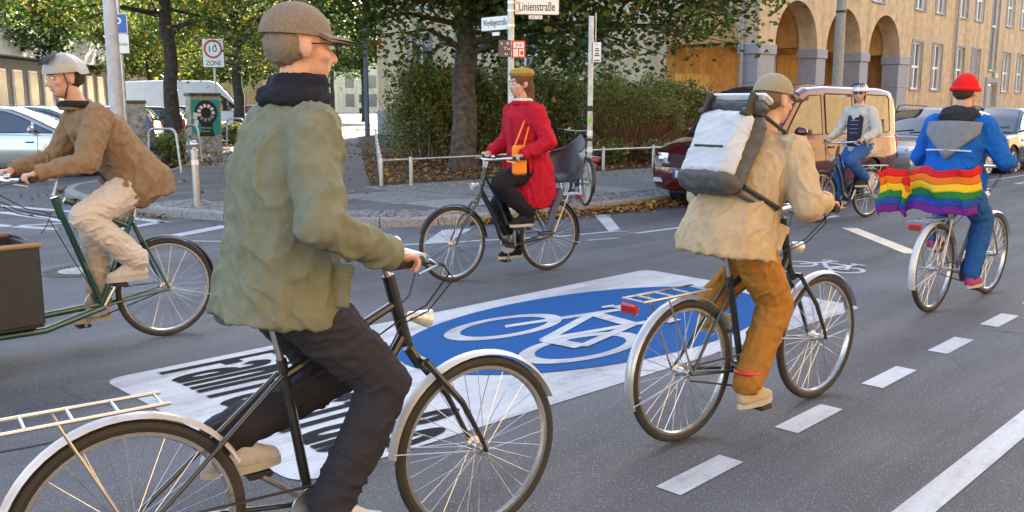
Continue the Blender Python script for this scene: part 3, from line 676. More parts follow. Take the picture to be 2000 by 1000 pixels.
# ============================================================ trees, hedge, fallen leaves
m_bark = M('bark', (.085, .070, .055), .95, var=.45, scale=9, bump=1., bscale=35)
m_bark_dark = M('bark_dark', (.045, .040, .036), .95, var=.4, scale=10, bump=1., bscale=40)
lf_lime = M_leaf('lime_leaf', [(0, (.03, .065, .02)), (.45, (.065, .125, .034)), (.78, (.13, .21, .055)), (.92, (.30, .27, .06)), (1, (.32, .16, .04))], .45)
lf_yellow = M_leaf('autumn_leaf', [(0, (.04, .09, .02)), (.42, (.09, .165, .03)), (.70, (.20, .24, .04)), (.88, (.42, .34, .04)), (1, (.46, .27, .03))], .5)
lf_dark = M_leaf('far_leaf', [(0, (.025, .06, .02)), (.5, (.06, .12, .036)), (.85, (.13, .20, .05)), (1, (.30, .28, .05))], .45)
lf_hedge = M_leaf('hedge_leaf', [(0, (.06, .10, .028)), (.4, (.13, .20, .05)), (.70, (.25, .32, .08)), (.86, (.40, .34, .12)), (1, (.34, .17, .07))], .35)
lf_fall = M_leaf('fallen_leaf', [(0, (.10, .045, .018)), (.3, (.22, .10, .03)), (.6, (.36, .19, .05)), (.85, (.45, .28, .07)), (1, (.30, .22, .14))], .1, .8)
def leaf_arrays(C, size, rng, flat=.5, six=True, droop=.3):
    n = len(C)
    nrm = rng.normal(size=(n, 3)); nrm[:, 2] = np.abs(nrm[:, 2])+flat; nrm /= np.linalg.norm(nrm, axis=1)[:, None]
    d = rng.normal(size=(n, 3)); d[:, 2] -= droop; d -= nrm*(d*nrm).sum(1)[:, None]; d /= np.linalg.norm(d, axis=1)[:, None]
    s = np.cross(nrm, d); L = (size*rng.uniform(.65, 1.25, n))[:, None]; fold = nrm*L*.12
    if six:
        V = np.stack([C, C+d*L*.30+s*L*.42+fold, C+d*L*.72+s*L*.30+fold, C+d*L, C+d*L*.72-s*L*.30+fold, C+d*L*.30-s*L*.42+fold], 1)
        base = np.arange(n)[:, None]*6; Fc = np.concatenate([base+np.array([[0, 1, 2, 3]]), base+np.array([[0, 3, 4, 5]])], 0)
    else:
        V = np.stack([C, C+d*L*.5+s*L*.42+fold, C+d*L, C+d*L*.5-s*L*.42+fold], 1)
        base = np.arange(n)[:, None]*4; Fc = base+np.array([[0, 1, 2, 3]])
    return V.reshape(-1, 3), Fc
def tree(name, label, base, h_trunk, r_trunk, crown_c, crown_r, n_cl, n_lf, leaf, size, seed, bark=None, lean=(0, 0), six=False, group='street trees', low=None, extra=()):
    rng = np.random.default_rng(seed); rr = random.Random(seed)
    t = thing(name, label, 'tree', base, 0, group); bark = bark or m_bark_dark
    top = Vector((lean[0], lean[1], h_trunk)); cc = Vector(crown_c); cr = Vector(crown_r)
    mb = MB(); pts = []; rs = []
    for k in range(9):
        f = k/8; wob = .05*math.sin(k*1.7+seed)
        pts.append((top.x*f+wob*f, top.y*f-wob*f, h_trunk*f-.1*(k == 0))); rs.append(r_trunk*(1.28 if k == 0 else 1.0-.28*f)*(1+.04*math.sin(3*k+seed)))
    pts.append((cc.x*.7+top.x*.3, cc.y*.7+top.y*.3, cc.z+cr.z*.3)); rs.append(r_trunk*.25)
    mb.tube(pts, rs, 14); mb.build('trunk', bark, t, True, 60)
    cl = []
    for k in range(n_cl):
        v = Vector(rng.normal(size=3)); v.normalize(); q = rng.uniform(.35, 1.)**.6
        p = cc+Vector((v.x*cr.x*q, v.y*cr.y*q, v.z*cr.z*q))
        if low is not None and p.z < low: p.z = low+rr.uniform(0, .5)
        cl.append(p)
    cl += [Vector(e) for e in extra]
    bm_ = MB()
    for k, p in enumerate(cl):
        if k % 3 == 0 or k >= n_cl:
            f = rr.uniform(.75, 1.); s0 = Vector(pts[8]).lerp(Vector(pts[9]), rr.uniform(0, .6)) if p.z > h_trunk else Vector(pts[8])*f
            mid = s0.lerp(p, .55)+Vector((0, 0, .25)); bm_.tube([s0, mid, p], [r_trunk*.26, r_trunk*.13, .012], 6)
            for j in range(3):
                q = p+Vector((rr.uniform(-.7, .7), rr.uniform(-.7, .7), rr.uniform(-.5, .2))); bm_.tube([mid.lerp(p, .5), q], [.018, .006], 4)
    bm_.build('branches', bark, t, True, 60)
    per = max(1, n_lf//len(cl)); Cs = []
    for p in cl:
        sp = rr.uniform(.28, .62)*min(1.5, max(.8, cr.x/4)); q = rng.normal(size=(per, 3))*np.array([sp, sp, sp*.55]); Cs.append(q+np.array(p)[None])
    C = np.concatenate(Cs)
    V, Fc = leaf_arrays(C, size, rng, six=six)
    cro = raw_mesh('crown', V, Fc, leaf, t); return t
bE = gp(905, 332, PZ)
rv = Vector((r_[0], r_[1], 0)); fv = Vector((f_[0], f_[1], 0)).normalized()
ex = [rv*5.3+fv*-2+Vector((0, 0, 3.5)), rv*6.0-fv*1.6+Vector((0, 0, 3.8)), rv*4.6-fv*1.2+Vector((0, 0, 3.1)), rv*3.6-fv*2+Vector((0, 0, 2.7)), rv*2.6-fv*1.5+Vector((0, 0, 2.35)), rv*1.5-fv*.8+Vector((0, 0, 2.9)), rv*5.0-fv*2.4+Vector((0, 0, 3.0)),
      rv*2.2-fv*1.5+Vector((0, 0, 2.6)), rv*.9+fv*1.2+Vector((0, 0, 2.7)), rv*-1.3-fv*.6+Vector((0, 0, 3.0)), rv*-2.1-fv*1+Vector((0, 0, 3.5)), rv*-1.0+fv*1.5+Vector((0, 0, 2.5)), rv*3.0-fv*1.8+Vector((0, 0, 3.2)), rv*4.0-fv*1.9+Vector((0, 0, 3.6)), rv*-3.0-fv*1+Vector((0, 0, 3.9)), rv*-2.6-fv*1.4+Vector((0, 0, 4.3)), rv*-1.8-fv*1.5+Vector((0, 0, 3.7)), rv*-1.2-fv*1.6+Vector((0, 0, 4.2)), rv*-.4-fv*1.6+Vector((0, 0, 4.0)), rv*.4-fv*1.6+Vector((0, 0, 3.6)), rv*1.2-fv*1.8+Vector((0, 0, 3.9)), rv*2.0-fv*1.8+Vector((0, 0, 3.4)), rv*-2.2-fv*.6+Vector((0, 0, 3.2)), rv*3.4-fv*1.8+Vector((0, 0, 4.2)), rv*4.6-fv*2+Vector((0, 0, 3.9)), rv*6.3-fv*1.4+Vector((0, 0, 4.3)), rv*5.6-fv*2+Vector((0, 0, 4.2))]
tree('lime_tree', 'big lime tree with dark spreading crown rising behind the low rail', bE, 3.3, .31, (rv.x*1.5, rv.y*1.5, 6.0), (4.9, 4.9, 2.9), 230, 70000, lf_lime, .125, 3, m_bark, (.2, .1), True, low=3.1, extra=ex)
bA = gp(343, 318, PZ)
tree('street_tree', 'dark-trunked autumn tree standing beside the poster cabinet', bA, 3.9, .20, (-.4, .3, 6.2), (4.2, 4.2, 2.6), 110, 22000, lf_yellow, .12, 5, low=3.6, extra=[rv*-2.5-fv*.8+Vector((0, 0, 3.7)), rv*-3.6-fv*1+Vector((0, 0, 3.9)), rv*-1.6-fv*1+Vector((0, 0, 3.5)), rv*1.4-fv*1+Vector((0, 0, 3.4)), rv*2.4-fv*.6+Vector((0, 0, 3.3)), rv*-4.6-fv*1.4+Vector((0, 0, 4.2)), rv*2.0+fv*1+Vector((0, 0, 3.0))])
bB = gp(470, 276, PZ)
tree('street_tree', 'second dark tree in the row, right of the zone sign', bB, 3.6, .24, (.2, .2, 6.4), (4.6, 4.6, 3.0), 100, 17000, lf_yellow, .15, 8, low=3.3, extra=[rv*-1.5-fv*1+Vector((0, 0, 3.0)), rv*1.2-fv*1+Vector((0, 0, 3.1)), rv*-2.6+Vector((0, 0, 3.4))])
tree('street_tree', 'third dark tree in the row, seen behind the green-coated man', gd(540, 55, PZ), 4.0, .24, (0, 0, 7), (5.2, 5.2, 3.4), 90, 13000, lf_dark, .2, 9, low=3.4)
far = [(30, 50, 'slim dark tree before the pavilion at the left edge', 4.6, .22, 5.2), (255, 74, 'distant tree behind the lamp post', 4, .2, 6), (305, 62, 'leafy tree far behind the silver-blue parked car', 4, .22, 6), (180, 84, 'tall tree over the pavilion roof', 5, .25, 6.5), (395, 88, 'green tree beyond the white van roof', 4, .25, 7),
       (470, 100, 'dense far tree above the white van', 4, .3, 8), (600, 95, 'far tree down the side street, left of the bright gap', 4.2, .28, 7.2), (655, 120, 'tree above the bright far house', 6, .3, 7), (90, 100, 'far tree behind the pavilion, above the helmeted rider', 6, .3, 8), (-30, 66, 'tree at the extreme left behind the pavilion corner', 5, .25, 6), (560, 130, 'broad tree closing the distance', 4, .3, 9), (715, 80, 'far tree rising beside the corner of the pale wall', 5, .25, 4.5)]
for k, (px, d, lab, ht, r, R) in enumerate(far):
    tree('background_tree', lab, gd(px, d, 0), ht, r, (0, 0, ht+R*.55), (R, R, R*.62), 60, 8500, lf_yellow if k in (1, 2, 4) else lf_dark, .22+d*.0016, 20+k, group='background trees', low=ht*.72)
# hedge bushes: many stems and leaves each
def bush(name, label, c, rx, ry, h, n, leaf, size, seed, twig=False, rz=0., group='hedge bushes behind the rail'):
    rng = np.random.default_rng(seed); t = thing(name, label, 'bush', c, rz, group); mb = MB(); rr = random.Random(seed)
    for k in range(130 if twig else 40):
        x, y = rr.gauss(0, rx*.33), rr.gauss(0, ry*.33); hh = h*rr.uniform(.55, .95)
        x2, y2 = x*1.6+rr.gauss(0, .2), y*1.5+rr.gauss(0, .15)
        mb.tube([(x*.5, y*.5, -.05), (x*.9, y*.9, hh*.5), (x2, y2, hh)], [.016, .011, .004], 4)
    mb.build('stems', M('twig_brown', (.16, .085, .05), .9, var=.3) if twig else m_bark, t)
    u = rng.uniform(0, 1, (n, 3)); ph = u[:, 0]*2*PI; rad = np.sqrt(rng.uniform(.12, 1., n)); z = rng.uniform(0.02 if not twig else .45, 1, n)**.55
    prof = np.clip(1.06-.55*z**4, .1, 1)*(.72+.5*np.minimum(z*2, .56)); lump = 1+.22*np.sin(ph*3+seed)+.14*np.sin(ph*7+z*9)+.10*np.sin(z*14+ph*4)
    C = np.stack([rx*rad*np.cos(ph)*prof*lump, ry*rad*np.sin(ph)*prof*lump, h*z*(1+.16*np.sin(ph*2+seed*2)+.10*np.sin(ph*9))], 1)
    sh = []
    for k in range(44):
        a = rng.uniform(0, 2*PI); b = np.array([rx*.7*math.cos(a)*rng.uniform(.2, 1), ry*.7*math.sin(a)*rng.uniform(.2, 1), h*.85]); d = np.array([rng.normal()*.25, rng.normal()*.25, rng.uniform(.3, .75)*(.4+h*.25)])
        q = np.linspace(0, 1, 22)[:, None]; sh.append(b+d*q+rng.normal(size=(22, 3))*.03)
    C = np.concatenate([C]+sh); V, Fc = leaf_arrays(C, size, rng, .2, True, .1)
    raw_mesh('foliage', V, Fc, leaf, t); return t
hz = [(832, 24.2, 1.05, 2.25, 'leftmost hedge bush, beside the pavement edge'), (890, 24.8, 1.35, 2.15, 'hedge bush left of the lime trunk'), (955, 25.0, 1.5, 2.2, 'hedge bush right behind the lime trunk'), (1050, 25.2, 1.5, 2.05, 'hedge bush behind the red-coated cyclist'), (1135, 25.4, 1.45, 1.95, 'hedge bush behind the thin sign pole'), (1235, 26.6, 1.5, 1.95, 'hedge bush below the meter boxes'), (1330, 27.2, 1.2, 1.75, 'last green bush, beside the red van')]
for k, (px, d, rx, h, lab) in enumerate(hz):
    bush('hedge_bush', lab, gd(px, d, PZ), rx, 1.15, h, 8500, lf_hedge, .072, 40+k, rz=math.atan2(rv.y, rv.x))
bush('twiggy_shrub', 'brown twiggy shrub behind the rail by the van', gd(1225, 23.5, PZ), 1.5, .75, 1.75, 1900, lf_hedge, .06, 61, True, math.atan2(rv.y, rv.x), None)
bush('twiggy_shrub', 'sparse reddish shrub at the front of the van', gd(1290, 24.4, PZ), .8, .6, 1.35, 1400, lf_hedge, .06, 62, True, math.atan2(rv.y, rv.x), None)
# low weeds
for k, (p, lab) in enumerate(((gd(1200, 22.6, PZ), 'low bright weed at the rail foot'), (gd(1285, 23.0, PZ), 'low green weed beside the van bumper'), (gp(330, 322, PZ), 'tuft of weeds at the foot of the left street tree'), (gp(455, 283, PZ), 'tall grass tuft in the bicycle hoop'))):
    bush('weed', lab, p, .35, .28, .3 if k < 2 else .5, 260, lf_hedge, .075, 70+k, False, 0, 'low weeds')
# fallen leaves: loose on the ground
def litter(name, pts, size, label, seed):
    rng = np.random.default_rng(seed); C = np.array(pts); n = len(C)
    nrm = rng.normal(size=(n, 3))*.35; nrm[:, 2] = 1; nrm /= np.linalg.norm(nrm, axis=1)[:, None]
    d = rng.normal(size=(n, 3)); d -= nrm*(d*nrm).sum(1)[:, None]; d /= np.linalg.norm(d, axis=1)[:, None]; s = np.cross(nrm, d); L = (size*rng.uniform(.6, 1.3, n))[:, None]
    up = np.array([[0, 0, 1.]])*L*.22
    V = np.stack([C, C+d*L*.3+s*L*.4+up, C+d*L*.7+s*L*.3+up*.6, C+d*L+up*.3, C+d*L*.7-s*L*.3+up, C+d*L*.3-s*L*.4+up*.5], 1).reshape(-1, 3)
    base = np.arange(n)[:, None]*6; Fc = np.concatenate([base+np.array([[0, 1, 2, 3]]), base+np.array([[0, 3, 4, 5]])], 0)
    o = raw_mesh(name, V, Fc, lf_fall); stuff(o); return tag(o, label, 'leaves')
rnd = random.Random(21); P = []
for k in range(9000):
    x = rnd.uniform(10.3, 22); y = rnd.uniform(12.8, 24)
    if y < 13.55-(x-10)*.085 or (y-13.4) > (x-10.0)*1.40: continue
    P.append((x, y, PZ+.012+rnd.uniform(0, .02)))
litter('fallen_leaves', P, .085, 'orange and brown fallen leaves covering the planted bed', 1)
P = []
for k in range(1700):
    x = 8.3+(rnd.random()**.9)*5.2; w = .06+.20*min(1, (x-8)/2.5); P.append((x, yk(x)-.02-abs(rnd.gauss(0, w)), .008+rnd.uniform(0, .03)))
for k in range(250): x = rnd.uniform(13, 30); P.append((x, yk(x)-abs(rnd.gauss(0, .15)), .01))
litter('fallen_leaves', P, .075, 'drift of brown leaves lying in the gutter by the kerb', 2)
P = []
for k in range(420):
    i = rnd.uniform(9, 15.9); a = Vector(KB[int(i)]).lerp(Vector(KB[int(i)+1]), i-int(i)); P.append((a.x-abs(rnd.gauss(0, .14))-.01, a.y+rnd.gauss(0, .12), .012+rnd.uniform(0, .02)))
for k in range(160): P.append((rnd.uniform(4, 7), rnd.uniform(12, 24), .012))
P = [p for p in P if not (p[0] > 5.75 and 11 < p[1] < 17.5)]
litter('fallen_leaves', P, .07, 'scattered leaves in the gutter round the pavement nib', 3)
P = []
for c, n, s in ((bA, 500, .75), (gp(403, 303, PZ), 260, .7), (gp(470, 285, PZ), 300, 1.1), (gp(690, 255, PZ), 420, 1.4), (gp(700, 232, PZ), 300, 2.5), (gp(725, 285, PZ), 300, 1.0)):
    for k in range(n): P.append((c.x+rnd.gauss(0, s), c.y+rnd.gauss(0, s), PZ+.012+rnd.uniform(0, .015)))
for k in range(260): P.append((rnd.uniform(7, 24), 0, PZ+.012)); x = P[-1][0]; P[-1] = (x, 13.5+(x-10)*1.4+rnd.uniform(0, 8), PZ+.012)
litter('fallen_leaves', P, .085, 'yellow leaves lying on the side pavement under the trees', 4)
# ============================================================ street furniture
m_galv = M('galvanised', (.42, .44, .47), .42, .75, var=.18, scale=10); m_steel = M('stainless', (.55, .56, .58), .28, .95, var=.08, scale=14)
m_lampgrey = M('lamp_grey', (.47, .48, .50), .6, .1, var=.12, scale=5); m_signwhite = M('sign_white', (.80, .80, .76), .35, var=.02); m_signblack = M('sign_black', (.015, .015, .015), .5, var=0)
m_signblue = M('sign_blue', (.02, .10, .42), .35, var=.02); m_signred = M('sign_red', (.55, .03, .02), .35, var=.02); m_postconc = M('post_concrete', (.33, .325, .30), .85, var=.15, scale=18, bump=.4)
def post(name, label, cat, base, h, r0, r1=None, mat=None, n=16):
    t = thing(name, label, cat, base); mb = MB(); r1 = r1 or r0; mb.tube([(0, 0, -.05), (0, 0, h)], [r0, r1], n); mb.build('post', mat or m_galv, t); return t
def sign_plate(parent, name, c, w, h, yaw, mat, border=None, bw=.014, thick=.014, r=.02):
    "plate facing yaw (direction of its normal); returns the plate and a mapper (u,v,out)"
    n = Vector((math.cos(yaw), math.sin(yaw), 0)); u = Vector((-math.sin(yaw), math.cos(yaw), 0)); c = Vector(c)
    def Q(a, b, o=0.): return c+u*a+Vector((0, 0, b))+n*o
    def rr(w, h, r, o, k=4):
        pts = []
        for (sx, sz, a0) in ((1, 1, 0), (-1, 1, 90), (-1, -1, 180), (1, -1, 270)):
            for j in range(k+1):
                a = math.radians(a0+90*j/k); pts.append(Q(sx*(w/2-r)+r*math.cos(a), sz*(h/2-r)+r*math.sin(a), o))
        return pts
    mb = MB(); mb.loft([rr(w, h, r, -thick), rr(w, h, r, 0)]); p = mb.build(name, border or mat, parent, False)
    if border:
        mb = MB(); mb.add(rr(w-2*bw, h-2*bw, max(.003, r-bw), .003), [tuple(range(4*5))]); mb.build('face', mat, p, False)
    return p, Q
def sign_text(parent, body, Q, u0, u1, v0, v1, mat, out=.006, bold=0.):
    return text_mesh('lettering', body, lambda a, b: Q(u0+(u1-u0)*a, v0+(v1-v0)*b, out), mat, parent, bold=bold)
YC = math.atan2(-f_[1], -f_[0])       # a sign square to the viewer's side of the street
# --- street name post
pS = gp(998, 410, PZ); t = post('street_name_post', 'galvanised post carrying two street name signs at the corner', 'sign post', pS, 3.75, .045)
ya = YC+.10
u_ = Vector((-math.sin(ya), math.cos(ya), 0))
p, Q = sign_plate(t, 'name_sign', u_*.36+Vector((0, 0, 2.805)), .63, .225, ya, m_signwhite, m_signblack, .012)
sign_text(p, 'Linienstraße', Q, -.25, .25, -.055, .065, m_signblack, bold=.006)
p2, Q = sign_plate(t, 'number_sign', u_*.34+Vector((0, 0, 2.665)), .20, .06, ya, m_signwhite, m_signblack, .006, r=.006)
sign_text(p2, '230A - 225', Q, -.075, .075, -.014, .014, m_signblack)
mb = MB(); mb.box(u_*.08+Vector((0, 0, 2.86)), (.10, .03, .03), ya+PI/2); mb.box(u_*.08+Vector((0, 0, 2.75)), (.10, .03, .03), ya+PI/2); mb.build('bracket', m_galv, t)
yb = YC-.80; ub = Vector((-math.sin(yb), math.cos(yb), 0))
p, Q = sign_plate(t, 'name_sign', ub*-.32+Vector((0, 0, 2.60)), .58, .205, yb, m_signwhite, m_signblack, .012)
sign_text(p, 'Weydingerstraße', Q, -.24, .24, -.06, .06, m_signblack, bold=.004)
p2, Q = sign_plate(t, 'number_sign', ub*-.30+Vector((0, 0, 2.455)), .16, .06, yb, m_signwhite, m_signblack, .006, r=.006)
mb = MB(); mb.box(ub*-.06+Vector((0, 0, 2.62)), (.08, .03, .03), yb+PI/2); mb.build('bracket', m_galv, t)
m_brown = M('plate_brown', (.10, .07, .07), .5, var=.2); m_hyd = M('plate_hydrant', (.78, .72, .66), .4, var=.05)
p, Q = sign_plate(t, 'hydrant_sign', u_*.10+Vector((0, 0, 2.23))-Vector((math.cos(ya), math.sin(ya), 0))*-.06, .19, .235, ya, m_hyd, m_signred, .02, r=.015)
sign_text(p, 'H', Q, -.03, .03, .03, .08, m_signred); mb = MB()
for (a, b, w, h) in ((0, .01, .14, .012), (0, -.05, .012, .11), (.045, -.05, .04, .05)): mb.add([Q(a-w/2, b-h/2, .006), Q(a+w/2, b-h/2, .006), Q(a+w/2, b+h/2, .006), Q(a-w/2, b+h/2, .006)], [(0, 1, 2, 3)])
mb.build('print', m_signred, p, False)
p, Q = sign_plate(t, 'stickered_plate', u_*-.09+Vector((math.cos(ya), math.sin(ya), 0))*.055+Vector((0, 0, 2.24)), .17, .225, ya, m_brown, None, r=.012)
sign_text(p, 'S  E', Q, -.06, .06, .05, .085, m_signwhite, .004); sign_text(p, 'Tu', Q, -.02, .07, -.02, .02, m_signwhite, .004); sign_text(p, 'u', Q, .0, .04, -.09, -.06, m_signwhite, .004)
for z in (2.17, 2.31, 2.55, 2.75, 2.86): mb = MB(); mb.lathe([(.052, z-.015), (.052, z+.015)], n=14); mb.build('clamp', m_steel, t)
# --- thin pole with the parked bicycle
p2_ = gp(1150, 394, PZ); t = post('sign_pole', 'slim galvanised pole with a small white notice, a bicycle locked to it', 'sign post', p2_, 2.78, .042, .040)
yc = YC-.25; uc = Vector((-math.sin(yc), math.cos(yc), 0))
p, Q = sign_plate(t, 'notice_sign', uc*.10+Vector((math.cos(yc), math.sin(yc), 0))*.05+Vector((0, 0, 2.25)), .135, .30, yc, m_signwhite, m_brown, .006, r=.008)
mb = MB()
for (b, w) in ((.05, .05), (.02, .07), (-.02, .06), (-.05, .08), (-.12, .09)): mb.add([Q(-w/2, b-.008, .006), Q(w/2, b-.008, .006), Q(w/2, b+.008, .006), Q(-w/2, b+.008, .006)], [(0, 1, 2, 3)])
mb.lathe([(.02, 0), (.02, .001)], Q(0, .11, .005), 12); mb.build('print', m_signblack, p, False)
mb = MB(); mb.tube([uc*.07+Vector((0, 0, 2.38)), uc*.07+Vector((0, 0, 2.83))], .008, 6); mb.build('bracket', m_galv, t)
for z, c_ in ((1.05, m_signwhite), (1.25, M('sticker_green', (.3, .5, .1), .5)), (.8, m_signwhite), (1.42, m_signblack)): mb = MB(); mb.lathe([(.0445, z-.04), (.0445, z+.04)], n=14); mb.build('sticker', c_, t)
# --- lamp post at the left, with the parking sign behind it
lb = gd(238, 16.6, PZ); t = post('lamp_post', 'thick pale grey lamp post at the upper left', 'lamp post', lb, 7.5, .125, .095, m_lampgrey, 24)
mb = MB(); mb.lathe([(.14, -.02), (.14, .9), (.125, .95)], n=24); mb.build('base_sleeve', m_lampgrey, t)
mb = MB(); mb.tube([(0, 0, 7.4), (.3, -.3, 7.7), (1.2, -1.2, 7.8)], [.06, .05, .04], 10); mb.bbox((1.3, -1.3, 7.78), (.5, .2, .12), .03, -.78); mb.build('lamp_arm', m_lampgrey, t)
for z, w in ((1.75, .05), (1.95, .06), (1.4, .05)): mb = MB(); mb.bbox((-f_[0]*.125+.03, -f_[1]*.125, z), (w, .006, w), .001, YC+PI/2); mb.build('sticker', m_signwhite, t)
sb = gd(254, 20, PZ); t = post('sign_pole', 'thin pole behind the lamp post with blue parking sign', 'sign post', sb, 3.9, .038)
p, Q = sign_plate(t, 'parking_sign', Vector((0, 0, 3.18))+rv*-.02-fv*.05, .42, .42, YC, m_signblue, m_signwhite, .015, r=.03); sign_text(p, 'P', Q, -.09, .09, -.13, .13, m_signwhite)
p, Q = sign_plate(t, 'supplementary_sign', Vector((0, 0, 2.76))+rv*.04-fv*.05, .34, .42, YC, m_signwhite, m_signblack, .01, r=.02); sign_text(p, 'mit\nParkschein', Q, -.13, .13, -.04, .13, m_signblack)
# --- zone sign
zb = gp(427, 291, PZ); t = post('zone_sign_post', 'white speed zone sign with red ring on a thin post', 'sign post', zb, 3.3, .035)
p, Q = sign_plate(t, 'zone_sign', Vector((0, 0, 3.16))-fv*.045, .74, .96, YC, m_signwhite, m_signblack, .022, r=.07)
c0 = Q(0, .13, .005); mb = MB(); n = 36; R0, R1 = .31, .24
mb.grid([[Q(r*math.cos(2*PI*k/n), .13+r*math.sin(2*PI*k/n), .006) for k in range(n+1)] for r in (R0, R1)]); mb.build('red_ring', m_signred, p, False)
sign_text(p, '10', Q, -.13, .13, .03, .23, m_signblack); sign_text(p, 'ZONE', Q, -.25, .25, -.40, -.25, m_signblack, bold=.01)
# --- concrete lamp post before the arcade
cb = gd(1624, 26.0, PZ); t = post('lamp_post', 'concrete lamp post standing before the arcade', 'lamp post', cb, 8, .155, .11, m_postconc, 24)
mb = MB(); mb.lathe([(.142, 3.98), (.142, 4.04)], n=24); mb.build('band', m_signblack, t)
# --- dark pole at the building corner and post of the far pavement
post('corner_pole', 'dark bluish pole at the corner of the pale wall', 'pole', gp(718, 266, PZ), 6.5, .12, .10, M('pole_blue', (.10, .13, .18), .5), 14)
# --- bollard
bb = gp(386, 405, PZ); t = thing('bollard', 'steel bollard with ball top on the corner pavement', 'bollard', bb)
mb = MB(); mb.lathe([(.052, -.03), (.052, .80), (.056, .80), (.056, .83), (.03, .845), (.03, .87)], n=24); mb.build('shaft', m_steel, t); mb = MB(); mb.ell((0, 0, .915), (.058, .058, .058), 18, 12); mb.build('ball', m_steel, t)
mb = MB(); mb.lathe([(.054, .62), (.054, .69)], n=24, caps=False); mb.build('sticker', m_signwhite, t)
# --- bicycle hoops along the parking
def hoop(c, yaw, w, h, label):
    t = thing('bicycle_hoop', label, 'bicycle stand', c, yaw, 'bicycle hoops'); r = .16
    pts = [(-w/2-.08, 0, -.05), (-w/2, 0, h-r)]+[(-w/2+r-r*math.cos(a), 0, h-r+r*math.sin(a)) for a in np.linspace(.2, PI/2, 6)]+[(w/2-r+r*math.sin(a), 0, h-r+r*math.cos(a)) for a in np.linspace(0, PI/2-.2, 6)]+[(w/2, 0, h-r), (w/2+.08, 0, -.05)]
    mb = MB(); mb.tube(pts, .03, 10); mb.build('tube', m_galv, t)
ya_ = math.atan2(.815, .58)
hoop(gp(322, 336, PZ), ya_-2.1, .75, .95, 'grey tubular hoop behind the cargo bike rider')
hoop(gp(378, 318, PZ), ya_-2.3, .5, .95, 'grey tubular hoop between tree and poster cabinet')
hoop(gp(462, 288, PZ), ya_-2.2, .75, 1.0, 'grey tubular hoop right of the poster cabinet')
hoop(gp(483, 275, PZ), ya_-2.2, .75, 1.0, 'farthest grey hoop at the foot of the second tree')
# --- cable cabinets
m_cabc = M('cabinet_concrete', (.34, .33, .30), .9, var=.45, scale=7, bump=.5, bscale=40); m_cabw = M('cabinet_weathered', (.30, .22, .13), .85, var=.9, scale=5, bump=.6, bscale=25, col2=(.52, .46, .36)); m_lid = M('cabinet_lid', (.16, .13, .10), .9, var=.4)
m_teal = M('poster_teal', (.015, .30, .27), .5, var=.05)
def cabinet(c, yaw, w, d, h, label, poster):
    "local x: along the wide front, -y is the front"
    t = thing('cable_cabinet', label, 'cabinet', c, yaw)
    mb = MB(); mb.bbox((0, 0, h*.16), (w+.02, d+.02, h*.36), .02); mb.build('plinth', m_cabc, t)
    mb = MB(); mb.bbox((0, 0, h*.66), (w, d, h*.64), .012); mb.build('housing', m_cabc if not poster else m_cabw, t)
    mb = MB(); mb.bbox((0, 0, h+.0), (w+.07, d+.07, .10), .02); mb.build('lid', m_lid, t)
    for k in range(9): mb = MB(); mb.box((-w/2+.08+k*(w-.16)/8, -d/2-.037, h), (.05, .008, .03)); mb.build('vent_slot', m_signblack, t, False)
    mb = MB()
    for k in range(5): mb.box((w/2+.004, -d/2+.06+k*(d-.12)/4, h*.63), (.012, .012, h*.56))
    mb.box((w/2+.006, 0, h*.36), (.02, d*.96, .02)); mb.build('door_ribs', m_cabw, t, False)
    if poster:
        yo = -d/2-.008
        mb = MB(); mb.box((-.01, yo, h*.615), (w*.94, .008, h*.60)); ps = mb.build('poster', m_teal, t, False)
        cz, R = h*.69, w*.38; mb = MB(); n = 30; prof = []
        for k in range(n+1):
            a = -math.radians(58)+math.radians(296)*k/n; prof.append((R*math.cos(a), R*1.08*math.sin(a)))
        prof += [(-R*.45, -R*1.55), (-R*.75, -R*2.05), (R*.7, -R*2.05), (R*.55, -R*1.5)]
        mb.add([(x, yo-.007, cz+z) for x, z in prof], [tuple(range(len(prof)))]); mb.build('poster_silhouette', m_signblack, ps, False)
        rc = random.Random(4)
        for k in range(11):
            a = 2*PI*k/11; rr_ = R*.62; cx_, cz_ = rr_*math.cos(a), cz+rr_*math.sin(a); ax = Matrix.Rotation(a, 3, 'Y'); mb = MB(); mb.box((cx_, yo-.012, cz_), (.085, .003, .10), ax=Matrix.Rotation(-a+PI/2+rc.uniform(-.2, .2), 3, 'Y')); mb.build('printed_card', m_signwhite if k < 7 else M('card_grey', (.3, .3, .31), .5), ps, False)
        for (x, z) in ((-R*.95, cz-R*.25), (-R*.9, cz-R*.85)): mb = MB(); mb.box((x, yo-.013, z), (.13, .003, .19), ax=Matrix.Rotation(.15, 3, 'Y')); mb.build('printed_card', m_signwhite, ps, False)
        text_mesh('lettering', 'Memory\nGames', lambda a, b: Vector((-.16+.32*a, yo-.012, h*.36+.17*b)), M('poster_pale', (.35, .65, .6), .5), ps)
    return t
cabinet(gp(400, 298, PZ)+rv*.02, math.atan2(rv.y, rv.x)+.62, .92, .52, 1.78, 'weathered cable cabinet with a teal poster on its front', True)
cabinet(gp(258, 303, PZ), math.atan2(rv.y, rv.x)+.5, .85, .45, 1.55, 'smeared grey cable cabinet behind the cargo bike rider', False)
